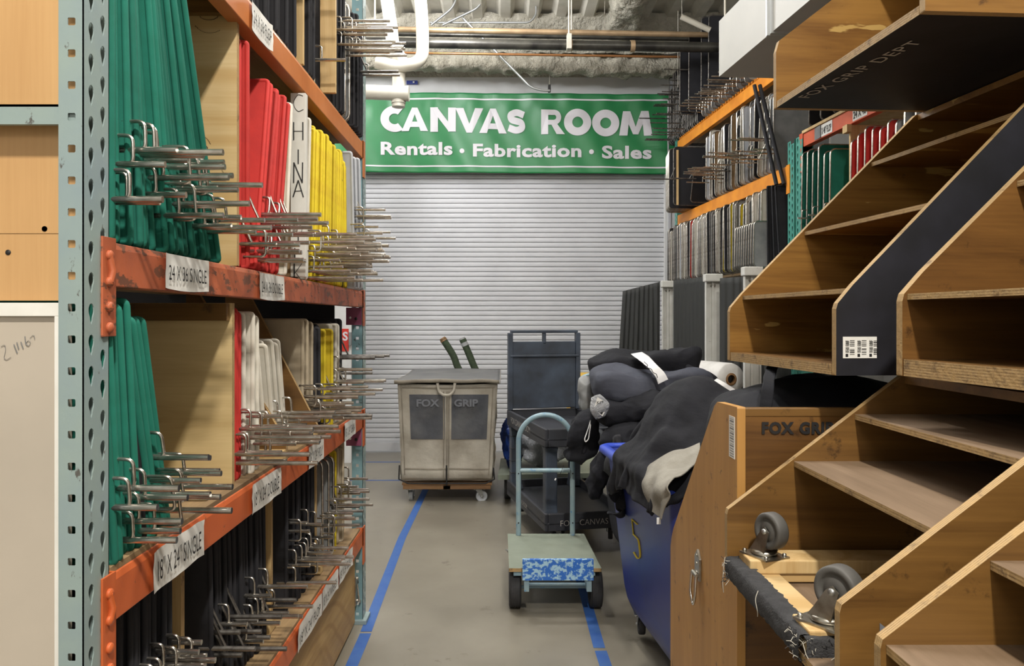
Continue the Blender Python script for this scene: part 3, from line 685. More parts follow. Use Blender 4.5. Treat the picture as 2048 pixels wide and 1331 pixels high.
flag_row('yellow', [3.38, 3.41, 3.44], .53, Zu, XA+.01, S3, 'past the black pair', tilt=lambda s, y: y-.04)
flag_row('greyc', [3.47, 3.505, 3.54, 3.575, 3.61, 3.645, 3.68], .58, Zu, XA+.03, S3, 'near the far upright', tilt=lambda s, y: y-.07, pz=(.2, .32), pl=(.13, .2))
# top shelf
flag_row('blackc', lin(2.18, 2.62, 12), .6, Zt, XA, S0, 'left of the pale posts', pz=(.40, .50), pl=(.1, .2))
flag_row('blackc', [2.75, 2.78, 2.81, 2.84], .6, Zt, XA, S0, 'between the pale posts', pz=(.36, .48), pl=(.15, .22), vars_=(0, 2, 2))
flag_row('cream', [2.90], .56, Zt, XA, S0, 'beside the wider post')
flag_row('blackc', [3.16, 3.19, 3.22, 3.25, 3.28], .52, Zt, XA+.01, S0, 'past the wider post', pz=(.26, .40), pl=(.18, .24), vars_=(0, 2, 0))
flag_row('greyd', [3.34, 3.37, 3.40, 3.43], .52, Zt, XA+.015, S0, 'with bare rods', style='wire', pz=(.24, .38), pl=(.18, .24), vars_=(0, 2))
flag_row('blackc', [3.48, 3.52, 3.56, 3.60, 3.64, 3.69], .5, Zt, XA+.03, S0, 'at the rack end', pz=(.24, .38), pl=(.15, .22), vars_=(0, 2, 1))
# middle shelf
flag_row('green', [1.362, 1.382, 1.402, 1.422, 1.442, 1.462], .46, Zm, XA+.004, S2, 'from the near upright', tilt=lambda s, y: y-.05, pz=(.03, .13), pl=(.08, .15), vars_=(0, 0, 2))
flag_row('blackc', [1.49, 1.51], .44, Zm, XA-.012, S2, 'between the green groups', tilt=lambda s, y: y-.07, nopin=1)
flag_row('green', [1.535, 1.555, 1.575, 1.60, 1.625], .44, Zm, XA+.004, S2, 'before the plain divider', tilt=lambda s, y: y-.12, pz=(.05, .16), pl=(.12, .17), vars_=(0, 2))
flag_row('red', [2.05, 2.075, 2.10], .45, Zm, XA-.01, S2, 'behind the plain divider', pz=(.04, .13), vars_=(0,))
flag_row('white', [2.14, 2.165, 2.19, 2.22], .44, Zm, XA-.01, S2, 'behind the red group', pz=(.06, .13), vars_=(0, 0, 2))
flag_row('white', lin(2.38, 2.56, 8), .37, Zm, XA-.02, S2, 'between the triangular brackets', tilt=lambda s, y: y-.10, pz=(.04, .13), pl=(.13, .2), vars_=(0, 0, 2))
flag_row('cream', [2.77, 2.80, 2.83, 2.86, 2.89], .42, Zm, XA-.02, S2, 'behind the farther bracket', pz=(.06, .15), vars_=(0, 2))
flag_row('blackc', [2.92, 2.945, 2.97], .40, Zm, XA-.01, S2, 'beside the lettered board')
flag_row('yellow', [3.06, 3.085, 3.11], .38, Zm, XA, S2, 'behind the lettered board', pz=(.03, .13))
flag_row('white', [3.15, 3.175, 3.20, 3.23], .40, Zm, XA, S2, 'past the yellow group', pz=(.06, .22), pl=(.14, .2))
flag_row('blackc', [3.30, 3.34, 3.38, 3.42, 3.46, 3.50], .42, Zm, XA-.04, S2, 'toward the far upright', pz=(.04, .26), pl=(.16, .22), vars_=(0, 1, 2))
# bottom shelf
flag_row('blackc', lin(1.37, 1.67, 14), .44, Zl, XA-.03, S1, 'from the near upright', pz=(.20, .27), pl=(.08, .14), vars_=(0, 2, 0))
flag_row('blackc', lin(1.95, 2.42, 19), .43, Zl, XA-.045, S1, 'past the nearest pine divider', tilt=lambda s, y: y-.02, pz=(.10, .20), pl=(.08, .15), vars_=(1, 1, 0))
flag_row('blackc', lin(2.63, 3.0, 14), .43, Zl, XA-.04, S1, 'past the second pine divider', pz=(.10, .26), pl=(.08, .17), vars_=(0, 0, 2))
flag_row('greyd', lin(3.14, 3.28, 5), .42, Zl, XA-.02, S1, 'past the third pine divider', style='wire', pz=(.12, .24), pl=(.10, .15))
flag_row('yellow', [3.34, 3.37], .42, Zl, XA-.03, S1, 'near the far upright', nopin=1)
flag_row('cream', [3.44, 3.48, 3.52, 3.56], .42, Zl, XA-.03, S1, 'behind the yellow pair', pz=(.22, .34), pl=(.10, .15), vars_=(0, 2))

# shelf boards and dividers
def board(name, x0, x1, y0, y1, z0, z1, m_, label, cat='board', bev=.001):
    bb = MB(); bb.box(x0, x1, y0, y1, z0, z1, mm[m_]); return solo(name, bb, label, cat, loc=(x0, y0, z0), bev=bev)
board('shelf_deck', -1.6, XF-.012, 1.345, 3.7, B1[1]-.018, B1[1]+.0, 'deck', 'plywood deck under the tall green and red flags on the upper left shelf', 'shelf')
board('shelf_deck', -1.6, XF-.006, 1.345, 3.7, B2[1]-.004, B2[1]+.012, 'deck', 'worn plywood deck of the middle left shelf', 'shelf')
board('shelf_deck', -1.6, XF-.006, 1.345, 3.7, B3[1]-.004, B3[1]+.012, 'deck', 'worn plywood deck of the bottom left shelf', 'shelf')
board('shelf_deck', -1.6, XF-.012, 1.345, 3.7, B0[1]-.018, B0[1]+.012, 'deck', 'plywood deck of the topmost left shelf', 'shelf')
def divider(y, x1, z0, z1, m_, label, th=.018, depth=.75, cap=True):
    t = thing('shelf_divider', label, 'divider', (x1, y, z0))
    bb = MB(); bb.prism([(x1-depth, z0), (x1, z0), (x1, z1), (x1-depth, z1)], 'y', y, y+th, mm[m_], mm['edge_x']); part('divider_panel', bb, t, bev=.001)
    if cap:
        bb = MB(); bb.box(x1-depth, x1-.006, y-.022, y-.0005, z1-.045, z1-.002, mm['oldply']); part('batten', bb, t, bev=.001)
    return t
t = divider(2.02, -.688, Zu-.001, 2.288, 'ply', 'tall pale plywood divider with dark knots behind the green flags')
b = MB()
for cx_k, cy_k, a_, b_k, q0, q1 in ((418, 30, 19, 10, PI, 2*PI), (397, 298, 18, 13, 0, 2*PI), (397, 300, 26, 30, .4, 1.5), (345, 140, 8, 9, 0, 2*PI), (420, 40, 32, 26, 3.6, 5.4), (402, 180, 40, 60, 2.2, 3.4), (415, 360, 34, 40, .2, 1.4)):
    b.tube([(X(cx_k+a_*math.cos(q0+(q1-q0)*k/28)*(1+.05*math.sin(k*1.7)), 2.02), 2.0196, Z(cy_k-b_k*math.sin(q0+(q1-q0)*k/28)*-1 if False else cy_k-b_k*math.sin(q0+(q1-q0)*k/28), 2.02)) for k in range(29)], (.0019 if a_ < 22 else .0011), mm['knotbrown'], 5, flat=.3)
part('knot_ring', b, t)
divider(1.985, -.688, Zm, 1.500, 'ply2', 'plain pale plywood divider on the middle left shelf')
# the round knot rings are figure in the veneer and are part of the wood material
t = divider(2.63, -.690, Zu-.001, 2.20, 'brownc', 'china silk board: tall white lettered post standing between red and yellow flags', th=.02, depth=.5, cap=False)
b = MB(); zz0, zz1 = Zu+.001, 2.212; b.box(X(581, 2.6), X(611, 2.6), 2.600, 2.629, zz0, zz1, mm['whitepaint'])
part('white_post', b, t, bev=.001)
D = 2.5985
CH = [('C', 206, 30), ('H', 262, 30), ('I', 313, 24), ('N', 345, 34), ('A', 377, 28), ('S', 447, 36), ('I', 478, 18), ('L', 510, 24), ('K', 546, 32)]
strokes = {'C': [[(.9, .1), (.5, 0), (.1, .35), (.12, .7), (.5, 1), (.95, .85)]], 'H': [[(.1, 0), (.1, 1)], [(.9, 0), (.9, 1)], [(.1, .5), (.9, .5)]], 'I': [[(.5, 0), (.5, 1)]], 'N': [[(.1, 1), (.12, 0)], [(.12, 0), (.85, 1)], [(.85, 1), (.88, 0)]],
           'A': [[(.05, 1), (.5, 0)], [(.5, 0), (.95, 1)], [(.22, .65), (.8, .62)]], 'S': [[(.9, .1), (.5, 0), (.15, .2), (.3, .45), (.8, .6), (.85, .85), (.5, 1), (.1, .9)]], 'L': [[(.2, 0), (.2, 1)], [(.2, 1), (.85, 1)]], 'K': [[(.15, 0), (.15, 1)], [(.8, 0), (.15, .55)], [(.35, .5), (.9, 1)]]}
for ch, cy, hh in CH:
    b = MB()
    for s in strokes[ch]:
        pp = [(X(585+23*a, D), D, Z(cy-hh*.6+hh*1.2*c, D)) for a, c in s]
        b.tube(smooth_path(pp, .02, 4) if len(pp) > 2 else pp, .0024, mm['ink'], 6, flat=.3)
    part('handwritten_letter', b, t)
divider(1.80, -.742, Zl, .925, 'pine', 'nearest pale wooden divider on the bottom left shelf', th=.02, depth=.6, cap=False)
divider(2.52, -.748, Zl, .925, 'pine', 'second pale wooden divider on the bottom left shelf', th=.02, depth=.6, cap=False)
divider(3.07, -.735, Zl, .925, 'pine', 'third pale wooden divider on the bottom left shelf', th=.02, depth=.6, cap=False)
def facing_divider(y, x0, x1, z0, z1, label):
    bb = MB(); bb.box(x0, x1, y, y+.02, z0, z1, mm['pine']); return solo('shelf_post', bb, label, 'post', loc=(x0, y, z0), bev=.001)
facing_divider(2.68, X(586, 2.68), X(606, 2.68), Zt+.013, 3.2, 'narrow pale wooden post on the topmost left shelf')
facing_divider(3.02, X(640, 3.02), X(671, 3.02), Zt+.013, 3.0, 'wider pale wooden post on the topmost left shelf, nearer the banner')
def tri(y, xf, xb, zt, zb, label):
    t = thing('triangle_bracket', label, 'bracket', (xf, y, zb))
    bb = MB(); bb.prism([(xb, zb), (xf, zb), (xf, zb+.055), (xb, zt)], 'y', y, y+.018, mm['oldply'], mm['edge']); part('bracket_panel', bb, t, bev=.001)
    bb = MB(); bb.box(xb, xf+.0, y-.035, y-.001, zb, zb+.035, mm['pine']); part('batten', bb, t, bev=.001)
tri(2.34, X(572, 2.34), X(572, 2.34)-.30, Z(690, 2.34)+.22, Zm, 'nearer triangular plywood bracket on the middle left shelf')
tri(2.72, X(634, 2.72), X(634, 2.72)-.32, Z(640, 2.72)+.25, Zm, 'farther triangular plywood bracket on the middle left shelf')
board('wood_batten', -1.3, -.694, 1.83, 1.868, Zm, Zm+.022, 'ply2', 'plywood batten lying before the plain middle divider', 'batten')
board('backing_board', -2.2, -.80, 3.708, 3.72, Zm, 3.1, 'blackc', 'added black board standing in for the dark space behind the left flags', 'board')  # black sheet added in place of the dark bay behind the flags
board('backing_board', -1.5, -.745, 3.66, 3.675, Zl, .93, 'cream', 'cream board standing upright at the far end of the bottom left shelf', 'board')
board('wood_batten', -1.2, X(559, 2.55), 2.44, 2.515, Zl, Zl+.035, 'pine', 'pine batten at the foot of the second bottom divider', 'batten')
board('wood_batten', -1.2, X(638, 3.0), 3.02, 3.068, Zl, Zl+.03, 'pine', 'pine batten at the foot of the third bottom divider', 'batten')
# lettered board on the middle shelf
t = thing('lettered_board', 'narrow cream board with black looping handwriting on the middle left shelf', 'board', (-.74, 3.0, Zm))
b = MB(); D = 3.0; b.box(X(613, D), X(633, D), D, D+.02, Zm, Z(652, D), mm['cream']); part('board_face', b, t, bev=.001)
b = MB()
for cy, hh, ch in ((668, 18, 'S'), (692, 16, 'I'), (722, 22, 'S'), (755, 22, 'C'), (780, 18, 'S')):
    for s in strokes[ch]: b.tube(smooth_path([(X(617+12*a, D), D-.002, Z(cy-hh/2+hh*c, D)) for a, c in s], .02, 4), .002, mm['ink'], 6, flat=.3)
part('handwriting', b, t)
# plywood chest under the bottom beam
t = thing('plywood_chest', 'oak grained plywood chest under the lowest orange beam with steel latch', 'chest', (-.9, 2.7, 0))
mm['oakply'] = wood('grained_plywood', '#c2a068', '#a07c48', 'y', 4, .55, knots=True)
b = MB(); b.box(-1.5, -.700, 2.05, 3.70, .02, .362, mm['oakply']); part('chest_body', b, t, bev=.003)
yl = .70*F/(1005-712)
b = MB(); b.box(-.700, -.694, yl-.035, yl+.035, .10, .235, mm['steel']); b.tube(smooth_path([(-.69, yl-.02, .20), (-.68, yl-.02, .11), (-.68, yl+.02, .11), (-.69, yl+.02, .20)], .012), .004, mm['chrome'], 8)
for q in (.115, .22): b.tube([(-.694, yl, q), (-.688, yl, q)], .008, mm['chrome'], 10)
part('latch', b, t, bev=.001)

# ================================================================== RIGHT BACKGROUND RACK
TR = math.atan(.07)
def rx(D, o=0): return 1.81+.07*(8-D)+o
rr_ = thing('pallet_rack', 'right storage rack with amber beams and a perforated teal upright beside a red orange beam', 'rack', (rx(5.3), 5.3, 0))
def slbeam(z0, z1, ya, yb, m, parent, dx=0, name='beam'):
    bb = MB(); xa, xb = rx(ya, dx), rx(yb, dx)
    vs = [(xa, ya, z0), (xa+.045, ya, z0), (xa+.045, ya, z1), (xa, ya, z1), (xb, yb, z0), (xb+.045, yb, z0), (xb+.045, yb, z1), (xb, yb, z1)]
    bb.add(vs, [(0, 1, 2, 3), (7, 6, 5, 4), (0, 4, 5, 1), (2, 6, 7, 3), (0, 3, 7, 4), (1, 5, 6, 2)], mm[m]); return part(name, bb, parent, bev=.002)
o = slbeam(2.425, 2.525, 5.44, 8.05, 'yorange', rr_)
b = MB(); b.box(rx(5.44)-.004, rx(5.44)+.01, 5.40, 5.46, 2.33, 2.53, mm['yorange']); part('connector', b, o)
o = slbeam(3.195, 3.29, 5.44, 8.05, 'yorange', rr_)
b = MB(); b.box(-.006, .03, -.012, .012, 0, .017, mm['yorange']); cl = build('clip_tooth', b); cl.parent = o; off_ = OFF[o.name]
for k in range(44):
    y = 5.5+k*.057
    if k: cl = cl.copy(); COL.objects.link(cl)
    cl.location = Vector((rx(y), y, 3.289))-off_
o = slbeam(2.605, 2.69, 2.7, 5.24, 'redorange', rr_)
b = MB(); b.box(rx(5.22)-.004, rx(5.22)+.06, 5.20, 5.26, 2.44, 2.70, mm['redorange'])
for q in (2.47, 2.50, 2.53): b.tube([(rx(5.22)+.03, 5.199, q), (rx(5.22)+.03, 5.197, q)], .006, mm['ink'], 8)
part('connector', b, o, bev=.001)
def rlabel(p0, p1, body):
    y0 = 2.37/((p0-1005)/F+.07); y1 = 2.37/((p1-1005)/F+.07)
    bb = MB(); vs = [(rx(y0)-.002, y0, 2.612), (rx(y1)-.002, y1, 2.612), (rx(y1)-.002, y1, 2.687), (rx(y0)-.002, y0, 2.687)]
    bb.add(vs, [(0, 1, 2, 3)], mm['paper']); tm = MB(); tm.text(body, 1, None, mm['ink'], off=.02); x0 = min(v[0] for v in tm.v); x1 = max(v[0] for v in tm.v)
    tm.v = [(rx(y0+(y1-y0)*(.06+.88*(v[0]-x0)/(x1-x0)))-.004, y0+(y1-y0)*(.06+.88*(v[0]-x0)/(x1-x0)), 2.625+v[1]*.06) for v in tm.v]
    bb.add(tm.v, tm.f, mm['ink']); part('paper_label', bb, o)
rlabel(1637, 1665, '18" X 48" FLOP'); rlabel(1706, 1735, '24 X 48')
b = MB(); b.box(rx(5.0)-.004, rx(5.0)+.002, 4.95, 5.04, 2.61, 2.688, mm['greyd']); part('tape_patch', b, o)
b = MB(); vs = []
y = 2.7; b.add([(rx(2.7, -.01), 2.7, 2.692), (rx(5.2, -.01), 5.2, 2.692), (rx(5.2, .6), 5.2, 2.692), (rx(2.7, .6), 2.7, 2.692), (rx(2.7, -.01), 2.7, 2.71), (rx(5.2, -.01), 5.2, 2.71), (rx(5.2, .6), 5.2, 2.71), (rx(2.7, .6), 2.7, 2.71)], [(0, 1, 2, 3), (4, 7, 6, 5), (0, 4, 5, 1), (3, 2, 6, 7), (0, 3, 7, 4), (1, 5, 6, 2)], mm['pine'])
solo('shelf_deck', b, 'pine plywood deck on the red orange beam of the right rack', 'shelf', loc=(2.2, 4, 2.69))
def quadboard(ya, yb, x0, x1, z0, z1, m, label, name='shelf_deck', cat='shelf'):
    bb = MB(); vs = [(rx(yy, xx), yy, zz) for zz in (z0, z1) for yy, xx in ((ya, x0), (yb, x0), (yb, x1), (ya, x1))]
    bb.add(vs, [(0, 1, 2, 3), (7, 6, 5, 4), (0, 4, 5, 1), (2, 6, 7, 3), (0, 3, 7, 4), (1, 5, 6, 2)], mm[m]); return solo(name, bb, label, cat, loc=(rx(ya, x0), ya, z0))
quadboard(5.45, 8.05, .05, .9, 2.50, 2.526, 'deck', 'plywood deck on the lower amber beam')
quadboard(5.45, 8.05, .05, .9, 3.27, 3.290, 'deck', 'plywood deck on the upper amber beam')
quadboard(2.7, 8.1, -.02, .9, 1.81, 1.83, 'deck', 'narrow deck carrying the long row of wire frames')
quadboard(2.7, 5.2, -.0, .9, 1.965, 1.985, 'deck', 'deck under the green and red flags right of the teal upright')
# upright (two columns of teardrop holes on each of two posts, plus the flange)
for y0 in (5.20, 5.33):
    up = MB(); Mx = Matrix.Translation((rx(y0+.05), 0, 0))
    hole_plate(up, Mx, y0, y0+.115, .02, 2.66, [y0+.03, y0+.085], .0508, lambda a: tear(a)*1.15, mm['teal2'], [0, .0254])
    Ms = Matrix.Translation((0, y0, 0)) @ Matrix.Rotation(-PI/2, 4, 'Z')
    hole_plate(up, Ms, rx(y0+.05), rx(y0+.05)+.07, .02, 2.66, [rx(y0+.05)+.035], .0762, lambda a: .009, mm['teal2'], [.0])
    part('upright', up, rr_, solid=.002)
up = MB(); Mx = Matrix.Translation((rx(8.1), 0, 0)); hole_plate(up, Mx, 8.06, 8.16, .02, 3.4, [8.085, 8.135], .0508, tear, mm['teal2'], [0, .0254]); up.box(rx(8.1), rx(8.1)+.07, 8.055, 8.06, .02, 3.4, mm['teal2']); part('upright', up, rr_)
b = MB(); b.box(rx(5.2)+.02, rx(5.2)+.12, 5.15, 5.195, 2.30, 2.345, mm['pine']); solo('wood_block', b, 'short pine block fixed to the teal upright', 'block', loc=(2.0, 5.15, 2.3), bev=.001)
def rflag(color, D, xo, z, w, h, style, pinz, pinl, var, label, group, lean=0):
    return put_flag(color, w, h, style, pinz, pinl, var, (rx(D, xo), D, z), (lean, 0, PI+TR), label, group)
# lower row of wire frames
S_ = 'in the long lower row of the right rack'
D = 8.02; i = 0; ccount = {}
while D > 5.60:
    i += 1
    if i <= 2: c = 'blackc'
    elif 7.22 < D < 7.34: c = 'red'
    elif 6.36 < D < 6.42 or 6.02 < D < 6.08 or 6.22 < D < 6.27: c = 'yellow'
    else: c = rnd.choice(['greyd', 'greyd', 'white', 'greyc', 'greyd', 'blackc', 'white'])
    ccount[c] = ccount.get(c, 0)+1
    rflag(c, D, -.12+.015*rnd.random(), 1.832, .42, rnd.choice([.52, .54, .56, .55]), 'wire', 0, 0, rnd.choice((0, 1)), f'wire rimmed {NAMES[c]} frame, {ordn(ccount[c])} of its colour from the door, lower right row', 'wire rimmed frames '+S_, rnd.uniform(-.05, .05))
    D -= .052
for k in range(9):
    rflag('greyd', 5.98-.045*k, -.17, 1.832, .40, .33, 'wire', .05, 0, 0, f'small grey wire frame, {ordn(k+1)} of the short ones before the taller row', 'short wire frames before the tall row', -.04)
for k, D in enumerate((5.60, 5.54, 5.50)):
    rflag('blackc', D, -.07+.02*k, 1.832, .45, .58, 'wrap', .1, 0, 0, f'tall black cloth flag, {ordn(3-k)} from the teal upright, ending the lower row', 'black flags beside the teal upright', .03+.05*k)
# middle shelf: big boxes of black flags, grey rods
for k in range(6):
    rflag('blackc' if k in (0, 5) else ('white' if k % 2 else 'blackc'), 7.86-.055*k, -.17-.01*k, 2.53, .66, .58, 'wire', .1, 0, 0, f'large wire rimmed frame, {ordn(k+1)} from the door, jutting out beside the banner', 'large frames jutting out on the middle shelf')
pnl = rflag('blackc', 7.50, -.2, 2.55, .62, .56, 'wire', .25, .22, 1, 'big black panel with a pale wooden strip jutting out beside the green banner', 'big black panels by the banner')
b = MB(); b.box(-.045, -.025, .007, .014, .002, .53, mm['pine']); part('wooden_strip', b, pnl, world=False)
rflag('blackc', 7.30, -.1, 2.55, .5, .28, 'wire', .22, .2, 1, 'low black panel with chrome braces leaning before the big black panel', 'low black panels', -.35)
for k in range(22):
    D = 7.05-.068*k
    c = rnd.choice(['white', 'greyd', 'greyc', 'white', 'blackc']); hh = rnd.choice([.58, .62, .55])
    if k in (3, 9): c = 'brownc'
    rflag(c, D, -.04+.02*rnd.random(), 2.53, .42, hh, 'wire', rnd.choice([.12, .16, .20, .24]), rnd.choice([.18, .24, .28]), rnd.choice((0, 1, 2)), f'{NAMES[c]} frame with bright rods, {ordn(k+1)} past the big black panel, middle right', 'frames with bright rods on the middle shelf', rnd.uniform(-.12, .05))
for k, D in enumerate((5.50, 5.47)):
    b = MB(); b.tube([(rx(5.9, -.10+.04*k), 5.75, 3.18), (rx(D, -.06+.04*k), D-.02, 2.40)], .014, mm['blackc'], 10)
    solo('black_pole', b, f'slim black pole leaning on the amber beam, {["left", "right"][k]} of a pair', 'pole', loc=(rx(D), D, 2.4))
# top shelf
for k in range(20):
    D = 8.30-.05*k
    rflag('blackc' if k % 3 else 'greyd', D, -.02, 3.305, .40, rnd.choice([.58, .66, .72]), 'wire', rnd.choice([.04, .12, .2, .28, .36, .44, .5]), rnd.choice([.22, .27, .32]), 1, f'black net frame with long dark pins, {ordn(k+1)} from the wall, top right shelf', 'dark pinned frames over the banner edge', rnd.uniform(-.03, .03))
for k in range(14):
    D = 7.12-.085*k
    rflag('greyd', D, -.05, 3.305, .35, .13, 'wire', rnd.choice([.03, .05, .07]), rnd.choice([.14, .2, .24]), rnd.choice((1, 2)), f'short grey net frame, {ordn(k+1)} below the large black panels, top right shelf', 'short frames under the large black panels')
for k, (D, xo, h) in enumerate(((7.40, -.17, .62), (7.32, -.11, .74), (7.24, -.02, .86), (7.16, .02, .84))):
    rflag('blackc', D, xo, 3.40, .75, h, 'wire', 0, 0, 1, f'large black panel with a grey rim high beside the white duct, {ordn(k+1)} from the left', 'large black panels beside the duct', -.02)
# bay to the right of the teal upright
SG = 'right of the teal upright'
for k in range(6):
    rflag('green', 5.12-.075*k, -.05, 1.99, .4, rnd.choice([.50, .54, .56]), 'wire', .12, .06 if k % 2 else 0, 0, f'dark green cloth frame, {ordn(k+1)} {SG}', 'green frames '+SG, -.03)
b = MB(); b.box(rx(4.60), rx(4.60)+.5, 4.59, 4.61, 1.99, 2.60, mm['pine']); solo('shelf_divider', b, 'pale wooden divider between the green and red frames of the right rack', 'divider', loc=(rx(4.6), 4.6, 1.99), bev=.001)
b = MB(); b.box(rx(4.60)-.03, rx(4.60)-.001, 4.57, 4.63, 2.555, 2.60, mm['pine']); solo('wood_block', b, 'pine block under the red orange beam at the divider', 'block', loc=(rx(4.6), 4.6, 2.55), bev=.001)
for k in range(8):
    rflag('red' if k < 6 else 'greyd', 4.50-.075*k, -.05, 1.99, .4, rnd.choice([.50, .54, .52]), 'wire', .12, 0, 0, f'{"red cloth" if k < 6 else "grey net"} frame, {ordn(k+1 if k < 6 else k-5)} past the pale divider {SG}', ('red' if k < 6 else 'grey')+' frames past the divider', -.03)
for k in range(9):
    rflag('white' if k % 2 else 'greyd', 3.88-.06*k, -.05, 1.99, .4, .56, 'wire', .12, 0, 0, f'white or grey frame, {ordn(k+1)} after the red frames {SG}', 'pale frames after the red ones', -.03)
for k in range(9):
    rflag('blackc' if k < 3 else rnd.choice(['greyd', 'blackc', 'white']), 5.08-.16*k, -.02, 2.712, .45, .55, 'wire', .2, .0, 1, f'dark frame on the red orange beam, {ordn(k+1)} from the teal upright', 'dark frames above the red orange beam', -.08)
# white posts with drapes
for k, (px, D, wd) in enumerate(((1335, 6.5, .095), (1425, 5.5, .108), (1503, 4.75, .10))):
    xx = X(px, D); t = thing('white_post', ['worn white steel post between two black drapes, farthest of three', 'worn white steel post in the middle, with tape remnants', 'worn white steel post beside the fabric roll, nearest of three'][k], 'post', (xx, D, 0))
    b = MB(); h = wd/2; b.box(xx-h, xx+h, D+.0, D+.006, .01, 1.72, mm['greypost']); b.box(xx-h, xx-h+.006, D-.03, D, .01, 1.72, mm['greypost']); b.box(xx+h-.006, xx+h, D-.03, D+.0, .01, 1.72, mm['greypost']); b.box(xx-.008, xx+.008, D-.012, D, .01, 1.72, mm['greypost']); part('post_channel', b, t, bev=.001)
    b = MB(); b.box(xx-h-.008, xx+h+.008, D-.045, D+.03, 1.72, 1.775, mm['greypost']); part('post_cap', b, t, bev=.006)
    b = MB(); b.box(xx-h-.02, xx+h+.02, D-.06, D+.05, 0, .012, mm['greypost']); part('foot_plate', b, t)
    b = MB()
    for q in (-.012, .012): b.lathe([(.007, 0), (.007, .01), (.0001, .011)], mm['steel'], 10, Matrix.Translation((xx+q, D-.004, 1.695)) @ Matrix.Rotation(PI/2, 4, 'X'))
    part('bolt', b, t)
def drape(label, tl, tr_, D0, D1, zbot, seed, flare=.0):
    bb = MB()
    def fn(u, v):
        a = tl; c = tr_; d = D0+(D1-D0)*u
        px = a[0]+(c[0]-a[0])*u; py = a[1]+(c[1]-a[1])*u
        x = X(px, D0+(D1-D0)*u); zt = Z(py, d); z = zt+(zbot-zt)*v
        f = (.006+.008*v)*math.sin(u*52+seed+math.sin(v*2+u*3)*.8)+.01*noise.noise(Vector((u*7, v*4, seed)))
        return Vector((x-flare*v*(1-u), d+f, z))
    bb.grid(fn, 90, 40, mm['drape']); return solo('fabric_drape', bb, label, 'drape', loc=(X(tl[0], D0), D0, zbot), solid=.004)
drape('black pleated drape jutting toward the aisle left of the farthest white post', (1246, 582), (1320, 563), 6.8, 6.6, .03, 1, .10)
drape('black drape hanging between the farthest and middle white posts', (1348, 560), (1410, 553), 6.3, 5.75, .03, 7)
drape('black drape hanging right of the middle white post', (1440, 556), (1560, 548), 5.3, 4.9, .03, 13)
drape('black drape closing the lower bay behind the fabric roll', (1440, 640), (1700, 640), 5.6, 5.2, .03, 17)
t = thing('fabric_roll', 'white wrapped roll on a brown cardboard core behind the black bags', 'roll', (X(1462, 5.0), 5.0, Z(758, 5.0)))
MR = Matrix.Translation((X(1462, 5.0), 5.0, Z(758, 5.0))) @ Matrix.Rotation(.35, 4, 'Z') @ Matrix.Rotation(PI/2, 4, 'X')
b = MB(); b.lathe([(.035, 0), (.1, 0), (.105, -.02), (.104, -.7), (.09, -.72)], mm['tissue'], 32, MR); part('wrapped_fabric', b, t)
b = MB(); b.lathe([(.028, .006), (.040, .006), (.040, -.03), (.028, -.03), (.028, .006)], mm['darkwood'], 24, MR); part('cardboard_core', b, t)

# ================================================================== PLYWOOD BIN UNITS, RIGHT FOREGROUND
def slope_unit(name, label, loc, rz, L, prof, shelves, inner, nearout, under, shelfmat, th=.019, bot=.026, groove=(), dd=None, lip='edge', top=True, sideedge='edge_x'):
    t = thing(name, label, 'shelf unit', loc, rz); OFF[t.name] = Vector((0, 0, 0))
    H = prof[-1][1]; DU = dd or 1.0
    poly = [(0, 0)]+list(prof)+[(DU, H), (DU, 0)]
    def front(z):
        pts = [(0, 0)]+list(prof)
        for (u0, z0), (u1, z1) in zip(pts, pts[1:]):
            if z0 <= z <= z1 and z1 > z0: return u0+(u1-u0)*(z-z0)/(z1-z0)
        return prof[-1][0]
    b = MB(); b.prism(poly, 'y', 0, th, mm[nearout], mm[sideedge], mm[inner]); o1 = part('side_panel', b, t, world=False, bev=.0025)
    b = MB(); b.prism(poly, 'y', L-th, L, mm[inner], mm[sideedge], mm[inner]); o2 = part('side_panel', b, t, world=False, bev=.0025)
    b = MB(); b.prism([(.001, th), (DU-.01, th), (DU-.01, L-th), (.001, L-th)], 'z', .0005, bot, mm[under], mm[lip], mm[shelfmat]); part('bottom_panel', b, t, world=False, bev=.003)
    for z in shelves:
        u = front(z)+.006; b = MB(); b.prism([(u, th), (DU-.01, th), (DU-.01, L-th), (u, L-th)], 'z', z-.012, z, mm[inner], mm[lip], mm[shelfmat]); part('shelf', b, t, world=False, bev=.001)
    b = MB(); b.box(DU-.01, DU, th, L-th, 0, H, mm[inner]); part('back_panel', b, t, world=False)
    if top:
        b = MB(); b.box(prof[-1][0]+.005, DU, th, L-th, H-.018, H, mm[inner]); part('top_panel', b, t, world=False)
    return t, o1, o2
